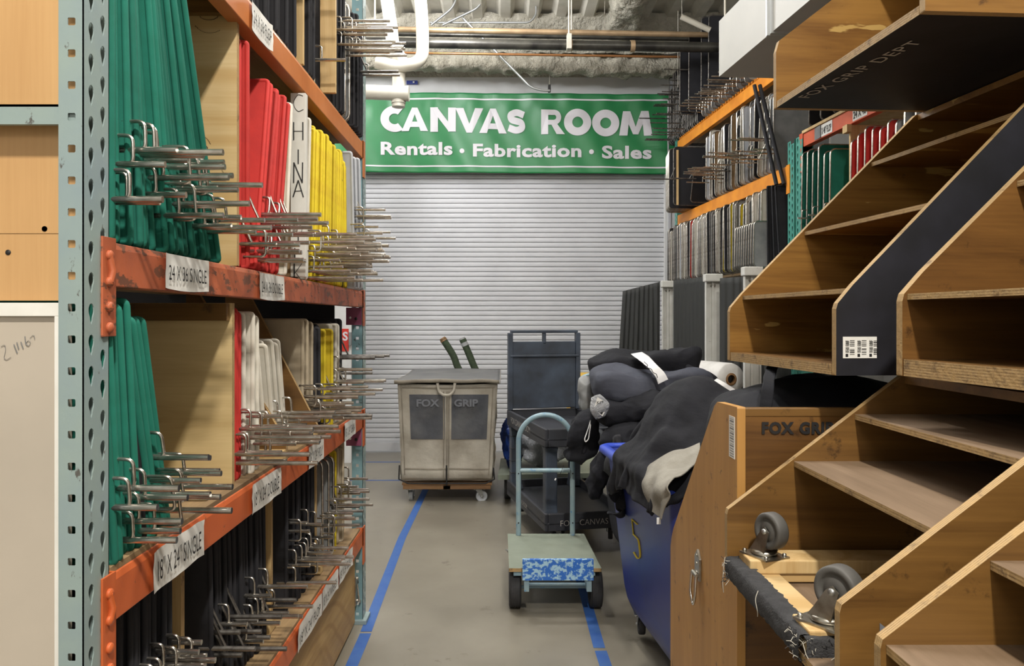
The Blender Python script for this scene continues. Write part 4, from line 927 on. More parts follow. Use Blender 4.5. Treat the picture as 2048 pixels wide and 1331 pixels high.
# B units: rotated slightly
TB = math.atan(.0893)
profB = [(0, .150), (.004, .163), (.04, .205), (.60, .765)]
tB1, nB1, fB1 = slope_unit('plywood_bin', 'gold plywood sloped bin with a black painted near side and a barcode label', (.750, 1.753, 1.332), TB, .650, profB, [.198, .396, .612], 'gold', 'blackpaint', 'blackpaint', 'oldply_y', dd=.85)
b = MB()
def local_on_near(px, py, ox, oz, D0=1.753, x0=.750): return (X(px, D0)-x0, Z(py, D0)-1.332)
(lx0, lz0), (lx1, lz1) = local_on_near(1686, 716, 0, 0), local_on_near(1757, 673, 0, 0)
b.box(lx0, lx1, -.0012, -.0002, lz0, lz1, mm['paper'])
for k in range(3):
    xk = lx0+.006+k*.028
    for q in range(9):
        zz = lz0+.008+q*.0038
        if q != 4: b.box(xk+.010, xk+.021, -.0017, -.0012, zz, zz+rnd.choice((.001, .0016, .0022)), mm['ink'])
    b.box(xk+.0, xk+.006, -.0017, -.0012, lz0+.003, lz0+.010, mm['ink'])
    for q, s in enumerate(('FOX GRIP', 'FOX GRIP')):
        b.text(s, .0062, Matrix.Translation((xk+.004+q*.004, -.0016, lz0+.013)) @ Matrix.Rotation(PI/2, 4, 'X') @ Matrix.Rotation(PI/2, 4, 'Z'), mm['ink'], off=.02)
part('barcode_label', b, nB1, world=False)
tB2, nB2, fB2 = slope_unit('plywood_bin', 'worn brown plywood sloped bin with rounded lip at the right picture edge', (.905, 1.02, 1.345), TB, .565, [(0, .150), (.004, .165), (.045, .21), (.60, .74)], [.165, .395, .60], 'brownply', 'brownply', 'brownply', 'oldply_y', dd=1.0, bot=.034, th=.02)
tB2.location.x = .8+.0893*.0; tB2.location = (.800+math.sin(TB)*.565-.0, 1.584-.565*math.cos(TB), 1.345)
TA = math.atan(.0635)
profA = [(0, .17), (.01, .205), (.30, .43), (.62, .70)]
tA, nA, fA = slope_unit('plywood_bin', 'topmost plywood bin whose black underside reads FOX GRIP DEPT', (.879, 1.622, 2.1), TA, .770, profA, [.42], 'gold', 'gold', 'blackpaint', 'oldply_y', dd=1.05, bot=.02, th=.02)
b = MB(); v0 = Vector((X(1617, 2.259), 2.259, 2.1)); v1 = Vector((X(1848, 1.80), 1.80, 2.1))
for o_, Wt in ((tA, 0),):
    Mi = Matrix.Translation(o_.location) @ Matrix.Rotation(TA, 4, 'Z'); Mi = Mi.inverted(); a0 = Mi @ v0; a1 = Mi @ v1
    d = (a1-a0); Lw = d.length; d.normalize(); upv = Vector((d.y, -d.x, 0)); upv = upv if upv.x < 0 else -upv
    tm = MB(); tm.text('FOX GRIP DEPT', 1, None, mm['greyc'], off=.006, space=1.12); x0 = min(v[0] for v in tm.v); x1 = max(v[0] for v in tm.v)
    b.add([a0+d*((v[0]-x0)/(x1-x0)*Lw)+upv*(v[1]*.050)+Vector((0, 0, -.0012)) for v in tm.v], tm.f, mm['chalk'])
part('stencil_lettering', b, tA, world=False)
# C and D units: parallel with the aisle
profC = [(0, .143), (.003, .155), (.40, .460)]
tC, nC, fC = slope_unit('plywood_bin', 'low dark plywood bin holding the upturned carpeted dolly', (.513, 1.186, .870), 0, .614, profC, [.265, .372], 'oldply', 'oldply', 'oldply', 'shelftop', dd=1.35, bot=.016)
tD, nD, fD = slope_unit('plywood_bin', 'nearest low plywood bin with grey worn shelves at the bottom right corner', (.513, .50, .870), 0, .577, profC, [.148, .262, .372], 'oldply', 'oldply', 'oldply', 'shelftop', dd=1.35, bot=.016)
b = MB(); b.text('2052', .055, Matrix.Translation((.060, -.0008, .13)) @ Matrix.Rotation(PI/2, 4, 'X') @ Matrix.Rotation(-PI/2, 4, 'Z'), mm['faintink']); part('faded_number', b, nC, world=False)
# hidden plinth that carries the low bins
b = MB(); b.box(.98, 1.85, .48, 1.8, 0, .869, mm['brownply']); solo('plywood_plinth', b, 'plain plywood plinth carrying the low bins', 'plinth', loc=(1, .6, 0))

# casters
def caster(parent, p, r, wd, up=1, ang=0, wm='casterrub', plate=True, name='caster', fm='steel', face=None):
    M = Matrix.Translation(p) @ Matrix.Rotation(ang, 4, 'Z') @ Matrix.Diagonal((1, 1, up, 1))
    b = MB(); s = r/.04
    if plate:
        b.box(-.042*s, .042*s, -.034*s, .034*s, 0, .004*s, mm[fm], M)
        for a in (-.034, .034):
            for c in (-.026, .026): b.lathe([(.0045*s, .004*s), (.0045*s, .010*s), (.0001, .011*s)], mm[fm], 6, M @ Matrix.Translation((a*s, c*s, 0)))
    b.lathe([(.001, .004*s), (.026*s, .004*s), (.029*s, .008*s), (.026*s, .013*s), (.021*s, .015*s), (.001, .016*s)], mm[fm], 28, M)
    off = .022*s; hz = .016*s+r*1.12
    for q in (-1, 1):
        yy = q*(wd/2+.004*s)
        pts = [(-.024*s, .012*s), (.020*s, .012*s), (off+.012*s, hz), (off, hz+.010*s), (off-.012*s, hz), (-.012*s, .028*s)]
        b.prism(pts, 'y', yy-.0014*s, yy+.0014*s, mm[fm], M=M)
        b.lathe([(.006*s, 0), (.006*s, .003*s), (.0001, .0035*s)], mm['zinc'], 12, M @ Matrix.Translation((off, yy+q*.0014*s, hz)) @ Matrix.Rotation(-q*PI/2, 4, 'X'))
    o = part(name, b, parent, world=True if OFF[parent.name].length > 0 else False)
    b = MB(); W2 = wd/2
    b.lathe([(.006*s, -W2*.9), (r*.45, -W2*.9), (r*.52, -W2*.72), (r*.68, -W2*.72), (r*.72, -W2*.95), (r*.92, -W2), (r, -W2*.7), (r*1.005, 0), (r, W2*.7), (r*.92, W2), (r*.72, W2*.95), (r*.68, W2*.72), (r*.52, W2*.72), (r*.45, W2*.9), (.006*s, W2*.9)], mm[wm], 40, M @ Matrix.Translation((off, 0, hz)) @ Matrix.Rotation(PI/2, 4, 'X'))
    part('wheel', b, o, world=False) if False else None
    me = b; ob = build('wheel', me, None); ob.parent = o
    if OFF[parent.name].length > 0:
        for v in ob.data.vertices: v.co -= OFF[parent.name]
    OFF[ob.name] = OFF[parent.name]
    return o
# upturned dolly
t = thing('dolly', 'upturned wooden furniture dolly with grey casters and frayed carpet edging', 'dolly', (.56, 1.5, .89))
b = MB()
b.box(.52, .60, 1.34, 1.77, .889, .908, mm['ply']); b.box(.98, 1.06, 1.34, 1.77, .889, .908, mm['ply']); b.box(.60, .98, 1.69, 1.77, .889, .908, mm['ply']); b.box(.60, .98, 1.34, 1.42, .889, .908, mm['ply'])
part('frame', b, t, bev=.002)
b = MB(); b.box(.535, 1.05, 1.685, 1.765, .908, .938, mm['pine']); part('cleat', b, t, bev=.003)
b = MB(); b.box(.525, 1.05, 1.335, 1.415, .908, .926, mm['pine']); part('cleat', b, t, bev=.003)
def carpet(p0, p1, w0, w1, zc, hh, seed):
    a = Vector(p0); c = Vector(p1); d = (c-a).normalized(); s = Vector((d.y, -d.x, 0))
    if s.x > 0 or (abs(s.x) < .01 and s.y > 0): s = -s
    n = 60
    def fn(u, v):
        q = v*4; rag = .008*noise.noise(Vector((u*22, seed, 0)))+.004*noise.noise(Vector((u*70, seed, 4)))
        # wraps from the top of the board over the outer edge and down below
        if q < 1.3: off = Vector((0, 0, hh/2+.001))-s*(.034*(1-q/1.3)+ (rag if v < .02 else 0))+s*.005
        elif q < 2.7: off = s*(.009+.003*math.sin((q-1.3)/1.4*PI))+Vector((0, 0, hh/2*(1-2*(q-1.3)/1.4)))
        else: off = Vector((0, 0, -hh/2-.001))-s*(.03*(q-2.7)/1.3)
        return a+(c-a)*u+Vector((0, 0, zc))+off+Vector((noise.noise(Vector((u*30, v*8, seed))), noise.noise(Vector((u*28, v*9, seed+4))), noise.noise(Vector((u*26, v*7, seed+9)))))*.0022
    bb = MB(); bb.grid(fn, n, 22, mm['carpet'])
    r2 = random.Random(seed)
    for k in range(70):  # frayed threads
        u = 1.0-r2.random()**2*.12 if k % 2 else r2.random()**2*.10
        p = a+(c-a)*u+Vector((0, 0, zc+hh/2*r2.uniform(-1, 1)))+s*.01
        e = [p]; 
        for q in range(3): p = p+Vector((r2.uniform(-1, 1), r2.uniform(-1, 1), r2.uniform(-1, .8)))*.007; e.append(p)
        bb.tube(e, .0006, mm['carpet'] if k % 3 else mm['twine'], 4)
    return bb
part('carpet_edging', carpet((.518, 1.775, 0), (.518, 1.335, 0), 0, 0, .897, .045, 3), t)
part('carpet_edging', carpet((.515, 1.332, 0), (1.06, 1.332, 0), 0, 0, .892, .050, 8), t)
b = MB(); b.tube(smooth_path([(.508, 1.55, .92), (.500, 1.545, .905), (.503, 1.54, .885), (.507, 1.55, .872), (.510, 1.56, .865)], .01), .0009, mm['twine'], 5)
b.tube(smooth_path([(.505, 1.77, .92), (.500, 1.765, .90), (.499, 1.768, .86), (.501, 1.768, .84)], .01), .0008, mm['twine'], 5)
b.tube(smooth_path([(.51, 1.325, .91), (.515, 1.318, .885), (.535, 1.315, .873), (.56, 1.312, .890), (.575, 1.316, .905)], .01), .0009, mm['twine'], 5)
part('loose_thread', b, t)
caster(t, (.578, 1.722, .938), .0395, .030, 1, -1.15)
caster(t, (.572, 1.372, .926), .0425, .034, 1, -1.0)
caster(t, (1.0, 1.722, .938), .0395, .030, 1, 1.2); caster(t, (1.0, 1.372, .926), .0425, .034, 1, 2.0)

# ------------------------------------------------------------------ tall wooden crate with FOX GRIP stencil
t = thing('wooden_crate', 'tall varnished plywood crate stencilled FOX GRIP with a steel ring handle', 'crate', (.56, 1.86, 0))
pe = [(1.862, .02), (1.862, 1.249), (2.035, 1.243), (2.062, 1.230), (2.56, .770), (2.585, .735), (2.60, .70), (2.60, .02)]
b = MB(); b.prism(pe, 'x', .56, .58, mm['crateply'], mm['crateply'], mm['crateply']); s1 = part('side_panel', b, t, bev=.004)
b = MB(); b.prism(pe, 'x', 1.30, 1.32, mm['crateply'], mm['crateply'], mm['crateply']); part('side_panel', b, t, bev=.004)
b = MB(); b.box(.5805, 1.2995, 1.868, 1.888, .02, 1.242, mm['brownply']); b.box(.5805, 1.2995, 1.866, 1.892, 1.226, 1.246, mm['oldply']); fr = part('front_panel', b, t, bev=.002)
b = MB(); b.box(.5805, 1.2995, 2.575, 2.595, .02, .70, mm['oldply']); part('back_panel', b, t, bev=.002)
b = MB(); b.box(.5805, 1.2995, 1.889, 2.574, .03, .05, mm['oldply']); part('bottom_panel', b, t)
for wd_, px_ in (('FOX', 1523), ('GRIP', 1599)):
    b = MB(); b.text(wd_, .037, Matrix.Translation((X(px_, 1.865), 1.8655, Z(866, 1.865))) @ Matrix.Rotation(PI/2, 4, 'X'), mm['ink'], .95, off=.05, space=1.12); part('stencil_lettering', b, fr)
b = MB()
for py in (843, 862, 940): b.lathe([(.0055, 0), (.0055, .0012), (.0001, .0012)], mm['ink'], 12, Matrix.Translation((X(1482, 1.866), 1.8675, Z(py, 1.866))) @ Matrix.Rotation(PI/2, 4, 'X'))
part('screw_head', b, fr)
b = MB(); yl = lambda px: .56*F/(px-1005); b.box(.5586, .5597, yl(1470), yl(1459), Z(915, 1.9), Z(832, 1.9), mm['paper'])
for q in range(16): zz = Z(912, 1.9)+q*.006; b.box(.5582, .5586, yl(1468.5), yl(1461), zz, zz+rnd.choice((.001, .002, .003)), mm['greyd'])
part('worn_label', b, s1)
yh = yl(1398); zh = .72
b = MB(); b.box(.553, .5595, yh-.028, yh+.024, zh+.0, zh+.062, mm['steel'], None); b.prism([(yh-.028, zh+.062), (yh+.024, zh+.062), (yh-.002, zh+.085)], 'x', .5535, .5595, mm['steel'])
b.tube([(.548, yh-.024, zh+.014), (.548, yh+.020, zh+.014)], .0065, mm['steel'], 10)
b.tube(smooth_path([(.545, yh-.026, zh+.014), (.541, yh-.030, zh-.045), (.543, yh-.002, zh-.078), (.541, yh+.026, zh-.045), (.545, yh+.022, zh+.014)], .02), .0042, mm['chrome'], 10)
for q in (.02, .045, .068): b.lathe([(.004, 0), (.004, .002), (.0001, .002)], mm['steel'], 8, Matrix.Translation((.553, yh-.002, zh+q)) @ Matrix.Rotation(-PI/2, 4, 'Y'))
part('ring_handle', b, s1, bev=.0008)
# second crate behind, only its corner shows
t = thing('wooden_crate', 'light wooden crate corner peeking out behind the black cloth bundle', 'crate', (1.15, 2.66, 0))
b = MB(); D = 2.64; b.prism([(X(1688, D), .02), (X(1688, D), Z(812, D)), (X(1697, D), Z(772, D)), (X(1702, D), Z(769, D)), (1.75, Z(769, D)), (1.75, .02)], 'y', 2.64, 2.66, mm['crateply']); part('front_panel', b, t, bev=.003)
b = MB(); b.box(1.73, 1.75, 2.661, 3.3, .02, 1.2, mm['crateply']); b.box(X(1688, D), X(1688, D)+.02, 2.661, 3.3, .02, 1.1, mm['crateply']); part('side_panel', b, t)
b = MB(); b.box(X(1722, D), X(1736, D), 2.6385, 2.6395, Z(795, D), Z(782, D), mm['paper']); part('paper_label', b, t)

# ------------------------------------------------------------------ poly bin trucks
def bin_truck(label, loc, rz, L, W, zr, zb, tp, body, rim, name='bin_truck', extra=None):
    t = thing(name, label, 'bin', loc, rz); OFF[t.name] = Vector((0, 0, 0))
    def ring(k, z, r, n=5):
        x0, x1, y0, y1 = k, W-k, k, L-k; pts = []
        for cx, cy, a0 in ((x1-r, y0+r, -PI/2), (x1-r, y1-r, 0), (x0+r, y1-r, PI/2), (x0+r, y0+r, PI)):
            for q in range(n+1): a = a0+q/n*PI/2; pts.append((cx+r*math.cos(a), cy+r*math.sin(a), z))
        return pts
    def loft(rings, m, cap0=False, cap1=False):
        bb = MB(); n = len(rings[0]); vs = [p for r in rings for p in r]; fs = []
        for i in range(len(rings)-1):
            for k in range(n): fs.append((i*n+k, i*n+(k+1) % n, (i+1)*n+(k+1) % n, (i+1)*n+k))
        bb.add(vs, fs, m, True)
        if cap0: bb.add(rings[0], [tuple(range(n))], m)
        if cap1: bb.add(rings[-1], [tuple(range(n))], m)
        return bb
    kk = lambda z: .03+tp*(zr-z)/(zr-zb)
    rs = [ring(kk(zb)+.05, zb, .04), ring(kk(zb)+.015, zb+.008, .06), ring(kk(zb)-.002, zb+.05, .06)]+[ring(kk(z), z, .05) for z in lin(zb+.1, zr-.03, 6)]+[ring(.03, zr-.02, .05), ring(.042, zr-.02, .05)]+[ring(kk(z)+.012, z, .045) for z in lin(zr-.06, zb+.04, 5)]
    part('bin_body', loft(rs, mm[body], True, True), t, world=False)
    rs = [ring(.028, zr-.022, .05), ring(.004, zr-.038, .05), ring(-.004, zr-.03, .055), ring(.0, zr-.008, .055), ring(.014, zr, .05), ring(.036, zr-.003, .045), ring(.042, zr-.02, .045), ring(.028, zr-.022, .05)]
    part('rim', loft(rs, mm[rim]), t, world=False)
    for (a, c, an) in ((.16, .2, .5), (W-.16, .2, 1.2), (.16, L-.2, 1.4), (W-.16, L-.2, .3)): caster(t, (a, c, zb), .045, .03, -1, an, 'rubber', fm='zinc')
    return t
TBN = math.atan(.103)
tb = bin_truck('blue plastic bin truck heaped with black cloth and a grey rag', (.560, 2.68, 0), TBN, 1.045, .66, .87, .135, .075, 'binblue', 'binrim')
b = MB(); xk = .075
def five(bb, yc, zc, h, m_):
    w_ = h*.32
    segs = [[(w_, h/2), (-w_*.1, h/2)], [(-w_*.1, h/2), (-w_*.1, h*.1)], [(-w_*.1, h*.1), (w_, h*.1-.0), (w_, -h*.35), (w_*.3, -h/2), (-w_*.4, -h*.42)]]
    for s in segs:
        pp = [(.03+.075*(.87-(zc+c))/.735-.003, yc-a*1.5, zc+c) for a, c in s]
        bb.tube(smooth_path(pp, .02, 4) if len(pp) > 2 else pp, .005, m_, 6, flat=.4)
five(b, .62, .53, .16, mm['yellowdot']); part('painted_five', b, tb.children[0], world=False)
tk = bin_truck('black plastic bin truck behind the blue bin, loaded with bags', (.60, 3.95, 0), .06, .82, .60, .80, .16, .06, 'blackplas', 'blackplas')
b = MB(); b.tube([(.075, .1, .45), (.088, .1, .25)], .005, mm['yellowdot'], 6, flat=.4); b.text('GRIP DEPT', .06, Matrix.Translation((.055, .5, .62)) @ Matrix.Rotation(-PI/2, 4, 'Z') @ Matrix.Rotation(PI/2, 4, 'X'), mm['straw'], .7, off=.02); part('painted_marks', b, tk.children[0], world=False)

# ------------------------------------------------------------------ crumpled cloth
def crumple(p, seed, fr, amp):
    q = Vector(p); s = Vector((seed*3.1, seed*1.7, seed*.9)); w = noise.noise_vector(q*2.2+s)
    o = 0.0; tot = 0
    for k in range(4):
        r = random.Random(seed*17+k); d = Vector((r.uniform(-1, 1), r.uniform(-1, 1), r.uniform(-1, 1))).normalized()
        f = fr*(.55, .8, 1.25, 2.1)[k]; a = (1, .75, .45, .2)[k]
        ph = q.dot(d)*f*4.2+w[k % 3]*3.6+k*1.9
        mask = .5+.5*noise.noise(q*3.1+s*(k+2))
        v = math.sin(ph); v = (1-abs(math.sin(ph*.5))**.8)*2-1 if k % 2 else v
        o += a*v*(.35+mask); 
    r1 = 1-abs(noise.noise(q*fr*.7+w*1.2+s))*2.6
    return amp*(o*.55+r1*.35+.10*noise.noise(q*26+s)+.03*noise.noise(q*60+s))
def blob(name, label, cat, c, r, rot, m, seed, fr=5, amp=.05, ex=.75, nu=120, nv=80, cut=None, parent=None, flatb=0, group=None, taper=0):
    R = Matrix.Rotation(rot[2], 3, 'Z') @ Matrix.Rotation(rot[1], 3, 'Y') @ Matrix.Rotation(rot[0], 3, 'X')
    rr = Vector(r); s_ = min(r)
    def sp(a, e): return (abs(a)**e)*(1 if a > 0 else -1)
    def fn(u, v):
        la = -PI/2+PI*v; lo = 2*PI*u
        q = Vector((sp(math.cos(la), ex)*sp(math.cos(lo), ex), sp(math.cos(la), ex)*sp(math.sin(lo), ex), sp(math.sin(la), ex)))
        d = Vector((math.cos(la)*math.cos(lo), math.cos(la)*math.sin(lo), math.sin(la)))
        p = Vector((q.x*rr.x, q.y*rr.y*(1-taper*q.x), q.z*rr.z*(1-taper*q.x)))
        k = crumple(p, seed, fr, amp)+.25*amp*math.sin(p.x*14+seed+5*p.z)
        p = p+d*(k-.35*amp)
        return R @ p
    bb = MB(); bb.grid(fn, nu, nv, mm[m], wrapu=True)
    bb.v = [tuple(Vector(v)+Vector(c)) for v in bb.v]
    if parent: return part(name, bb, parent)
    return solo(name, bb, label, cat, group, loc=c)
def cloth_drape(cx, cy, sx, sy, z0, cols, yaw=0, compress=.8, res=.0125, steps=170, seed=1, lim=None, bump=.05, wave=9, grow=.35):
    """let a square of cloth fall on ellipsoids and rails; the folds come from its surplus length"""
    nx, ny = int(sx/res), int(sy/res); rs = np.random.RandomState(seed)
    U, V = np.meshgrid((np.arange(nx)/(nx-1)-.5)*sx*compress, (np.arange(ny)/(ny-1)-.5)*sy*compress)
    P = np.zeros((ny, nx, 3)); c, s = math.cos(yaw), math.sin(yaw)
    P[..., 0] = cx+c*U-s*V; P[..., 1] = cy+s*U+c*V
    zz = np.zeros_like(U)
    for k in range(7):
        a = rs.uniform(0, 2*PI); f = wave*rs.uniform(.6, 2.2); zz += np.sin((np.cos(a)*U+np.sin(a)*V)*f*2+rs.uniform(0, 6))*bump/(1+.5*k)
    P[..., 2] = z0+zz; Q = P.copy()
    def solve(A, B, L, k):
        d = B-A; ln = np.sqrt((d*d).sum(-1, keepdims=True))+1e-9; q = d*((ln-L)/ln*.5*k); return q
    def con(di, dj, L, k):
        for off in range(2):
            if di and not dj: sl = [(slice(None), slice(off*di, nx-di-(nx-di-off*di) % 1, 1))]
            ia = np.s_[:ny-dj, :nx-di] if di >= 0 else np.s_[:ny-dj, -di:]
            ib = np.s_[dj:, di:] if di >= 0 else np.s_[dj:, :nx+di]
            A = P[ia]; B = P[ib]; q = solve(A, B, L, k)
            m = np.zeros(q.shape[:2]+(1,))
            if dj: m[(np.arange(m.shape[0])//max(1, dj)) % 2 == off] = 1
            else: m[:, (np.arange(m.shape[1])//max(1, di)) % 2 == off] = 1
            q = q*m; P[ia] += q; P[ib] -= q
    for st in range(steps):
        vel = (P-Q)*(.93 if st < steps*.8 else .8); Q = P.copy(); P = P+vel; P[..., 2] -= .0009
        for it in range(5):
            con(1, 0, res, 1); con(0, 1, res, 1); con(1, 1, res*1.414, .6); con(-1, 1, res*1.414, .6); con(3, 0, res*3, .05); con(0, 3, res*3, .05)
        sc = 1+grow*max(0., min(1., 1-(st-steps*.25)/(steps*.55)))
        for co in cols:
            if co[0] == 'e':
                C0 = np.array(co[1]); Rr = np.array(co[2])*sc+.004; q = (P-C0)/Rr; d = np.sqrt((q*q).sum(-1, keepdims=True))+1e-9
                ins = (d < 1)
            else:
                a = np.array(co[1]); b_ = np.array(co[2]); ab = b_-a; tt = np.clip(((P-a)@ab)/(ab@ab), 0, 1)[..., None]; C0 = a+ab*tt; Rr = co[3]+.004
                q = (P-C0)/Rr; d = np.sqrt((q*q).sum(-1, keepdims=True))+1e-9; ins = d < 1
            N = C0+q/d*Rr
            P = np.where(ins, N, P); Q = np.where(ins, P-(P-Q)*.12, Q)
        if lim:
            for ax, (lo, hi) in enumerate(lim):
                P[..., ax] = np.clip(P[..., ax], lo, hi)
    bb = MB(); return P, nx, ny
def drape_mesh(m, *a, **k):
    P, nx, ny = cloth_drape(*a, **k); bb = MB()
    du = np.gradient(P, axis=1); dv = np.gradient(P, axis=0); N = np.cross(du, dv); N /= np.sqrt((N*N).sum(-1, keepdims=True))+1e-9
    N *= np.sign(N[..., 2:3].mean()+1e-9)
    sd = k.get('seed', 1)
    for j in range(ny):
        for i in range(nx):
            p = Vector(P[j, i]); e = crumple(p, sd+5, 9, .013)+crumple(p, sd+9, 21, .0045)
            P[j, i] += N[j, i]*(e+.004)
    fs = [(j*nx+i, j*nx+i+1, (j+1)*nx+i+1, (j+1)*nx+i) for j in range(ny-1) for i in range(nx-1)]
    bb.add([tuple(float(x) for x in p) for p in P.reshape(-1, 3)], fs, mm[m], True); return bb
def cloth_thing(name, label, cat, bb, loc):
    t = thing(name, label, cat, loc); o = part('cloth_sheet', bb, t)
    md = o.modifiers.new('subd', 'SUBSURF'); md.levels = 1; md.render_levels = 1
    md = o.modifiers.new('solid', 'SOLIDIFY'); md.thickness = .003; md.offset = 1
    return t
def lattice(rows, nu, nv, m, amp=.004, fr=18, seed=0, px=True):
    def cr(p, t):
        n = len(p)-1; x = min(max(t, 0), 1)*n; i = min(int(x), n-1); f = x-i
        a, b_, c, d = p[max(i-1, 0)], p[i], p[i+1], p[min(i+2, n)]
        return .5*((2*b_)+(c-a)*f+(2*a-5*b_+4*c-d)*f*f+(3*b_-a-3*c+d)*f**3)
    R = [[Vector((X(a, d), d, Z(b_, d))) if px else Vector((a, b_, d)) for a, b_, d in row] for row in rows]
    def fn(u, v):
        p = cr([cr(row, u) for row in R], v)
        return p+Vector((noise.noise(p*fr+Vector((seed, 0, 0))), noise.noise(p*fr+Vector((0, seed, 3))), noise.noise(p*fr+Vector((3, 0, seed)))))*amp
    bb = MB(); bb.grid(fn, nu, nv, mm[m]); return bb
heap = [('e', (.80, 3.26, .88), (.22, .33, .33)), ('e', (.72, 3.05, .90), (.16, .14, .14)), ('e', (.98, 3.02, 1.00), (.17, .24, .14)), ('e', (.60, 3.28, .86), (.10, .18, .08)), ('k', (.474, 3.65, .865), (.555, 2.75, .865), .022), ('e', (.75, 3.0, .76), (.25, .45, .2))]
cloth_thing('cloth_heap', 'large crumpled black cloth heaped in the blue bin and spilling over its left rim', 'cloth', drape_mesh('duvet', .90, 3.16, 1.25, 1.35, 1.40, heap, yaw=.3, compress=.72, seed=4, steps=210, lim=((.40, 1.6), (2.66, 3.95), (.60, 1.6)), bump=.07, grow=.38), (.8, 3.2, .9))
bb = lattice([[(1352, 900, 2.98), (1378, 896, 2.92), (1402, 888, 2.85)], [(1312, 920, 2.95), (1345, 910, 2.86), (1398, 900, 2.78)], [(1291, 950, 2.90), (1325, 935, 2.80), (1388, 928, 2.72)], [(1288, 985, 2.84), (1312, 978, 2.68), (1338, 965, 2.56)], [(1300, 1012, 2.80), (1318, 1012, 2.66), (1338, 992, 2.56)], [(1314, 1028, 2.70), (1321, 1034, 2.65), (1329, 1036, 2.60)]], 50, 60, 'greyrag', .014, 12, 4)
t = thing('rag', 'grey suede rag draped over the rim of the blue bin', 'rag', (X(1330, 2.85), 2.85, Z(950, 2.85))); part('rag_cloth', bb, t, solid=.005)
b = MB(); b.box(X(1313, 2.65), X(1321, 2.65), 2.645, 2.648, Z(1047, 2.65), Z(1034, 2.65), mm['straw']); part('care_tag', b, t)
# bundles on the black bin
blob('cloth_roll', 'top black cloth roll tied with a white strap on the bag pile', 'bag', (.80, 4.50, 1.185), (.31, .19, .095), (0, -.09, 0), 'duvet', 21, 5.5, .035, ex=.42)
blob('cloth_roll', 'slate grey canvas bundle under the top black roll', 'bag', (.80, 4.24, 1.105), (.31, .17, .090), (0, .02, 0), 'greyduv', 5, 6, .03, ex=.42)
t = thing('equipment_bag', 'black bag with a clear tag pocket below the grey bundle', 'bag', (.80, 4.15, .965))
blob('bag_body', '', '', (.80, 4.15, .965), (.33, .19, .115), (0, .05, 0), 'duvet', 31, 5, .05, parent=t)
bb = lattice([[(1183, 795, 3.93), (1192, 790, 3.92), (1200, 788, 3.92)], [(1180, 820, 3.91), (1198, 818, 3.90), (1219, 808, 3.90)], [(1192, 838, 3.93), (1200, 836, 3.92), (1210, 832, 3.92)]], 12, 12, 'film', .002); part('tag_pocket', bb, t, solid=.001)
b = MB(); b.add([(X(p[0], 3.905), 3.905, Z(p[1], 3.905)) for p in ((1187, 818), (1195, 794), (1217, 808), (1205, 832))], [(0, 3, 2, 1)], mm['paper']); b.text('KIT', .024, Matrix.Translation((X(1193, 3.9), 3.903, Z(808, 3.9))) @ Matrix.Rotation(PI/2, 4, 'X'), mm['ink']); b.add([(X(p[0], 3.903), 3.903, Z(p[1], 3.903)) for p in ((1200, 826), (1207, 810), (1211, 813), (1204, 829))], [(0, 3, 2, 1)], mm['ink']); part('paper_tag', b, t)
blob('equipment_bag', 'dark bag sagging at the bottom of the pile beside the blue bin rim', 'bag', (.66, 4.12, .80), (.13, .18, .15), (0, .1, 0), 'duvet', 41, 6, .05)
t = thing('drawstring_bag', 'small black drawstring bag hanging over the black cart with a carabiner', 'bag', (.42, 4.3, .80))
blob('bag_body', '', '', (.425, 4.28, .80), (.10, .09, .165), (0, .28, 0), 'duvet', 51, 7, .04, parent=t, taper=.0)
b = MB(); b.tube(smooth_path([P(1181, 840, 4.12), P(1178, 852, 4.11), P(1169, 878, 4.1), P(1171, 884, 4.1), P(1177, 878, 4.1), P(1181, 850, 4.1)], .01), .003, mm['straw'], 8, True); part('carabiner', b, t)
b = MB(); b.tube(smooth_path([P(1127, 930, 4.15), P(1122, 945, 4.14), P(1112, 958, 4.14)], .02), .0014, mm['ink'], 5); b.tube(smooth_path([P(1140, 935, 4.15), P(1142, 950, 4.14), P(1138, 962, 4.14)], .02), .0014, mm['ink'], 5); b.tube([P(1112, 956, 4.14), P(1110, 960, 4.14)], .004, mm['straw'], 6); part('drawstring', b, t)
blob('cloth_bundle', 'crumpled dark cloth dangling between the black cart and the blue bin', 'cloth', (.515, 4.10, .63), (.065, .09, .15), (0, .25, 0), 'duvet', 61, 9, .04)
blob('cloth_bundle', 'narrow grey and black cloth bundle wedged behind the blue bin corner', 'cloth', (.575, 3.93, .72), (.05, .08, .17), (0, .05, 0), 'blackc', 66, 9, .03)
blob('cloth_bundle', 'small translucent wrapped bundle at the left end of the bag pile', 'cloth', (.475, 4.5, 1.02), (.05, .08, .10), (0, 0, 0), 'greyd', 71, 9, .03)
blob('cloth_bundle', 'black flap lump at the right end of the bag pile', 'cloth', (1.10, 4.35, 1.13), (.12, .10, .06), (0, .35, 0), 'duvet', 77, 9, .04)
bb = lattice([[(1262, 708, 4.33), (1284, 704, 4.33)], [(1275, 718, 4.22), (1298, 713, 4.22)], [(1296, 735, 4.08), (1312, 728, 4.08)], [(1310, 752, 4.04), (1328, 744, 4.04)], [(1316, 768, 4.03), (1336, 758, 4.03)]], 6, 40, 'straw', .002)
t = thing('strap', 'white hand lettered strap tied around the bag pile', 'strap', (X(1300, 4.1), 4.1, Z(735, 4.1))); part('strap_band', bb, t, solid=.002)
b = MB(); b.tube(smooth_path([P(1288, 723, 4.09), P(1296, 730, 4.06), P(1292, 735, 4.05), P(1303, 737, 4.03), P(1306, 745, 4.02), P(1313, 747, 4.01), P(1315, 755, 4.01)], .01), .002, mm['ink'], 5); part('handwriting', b, t)
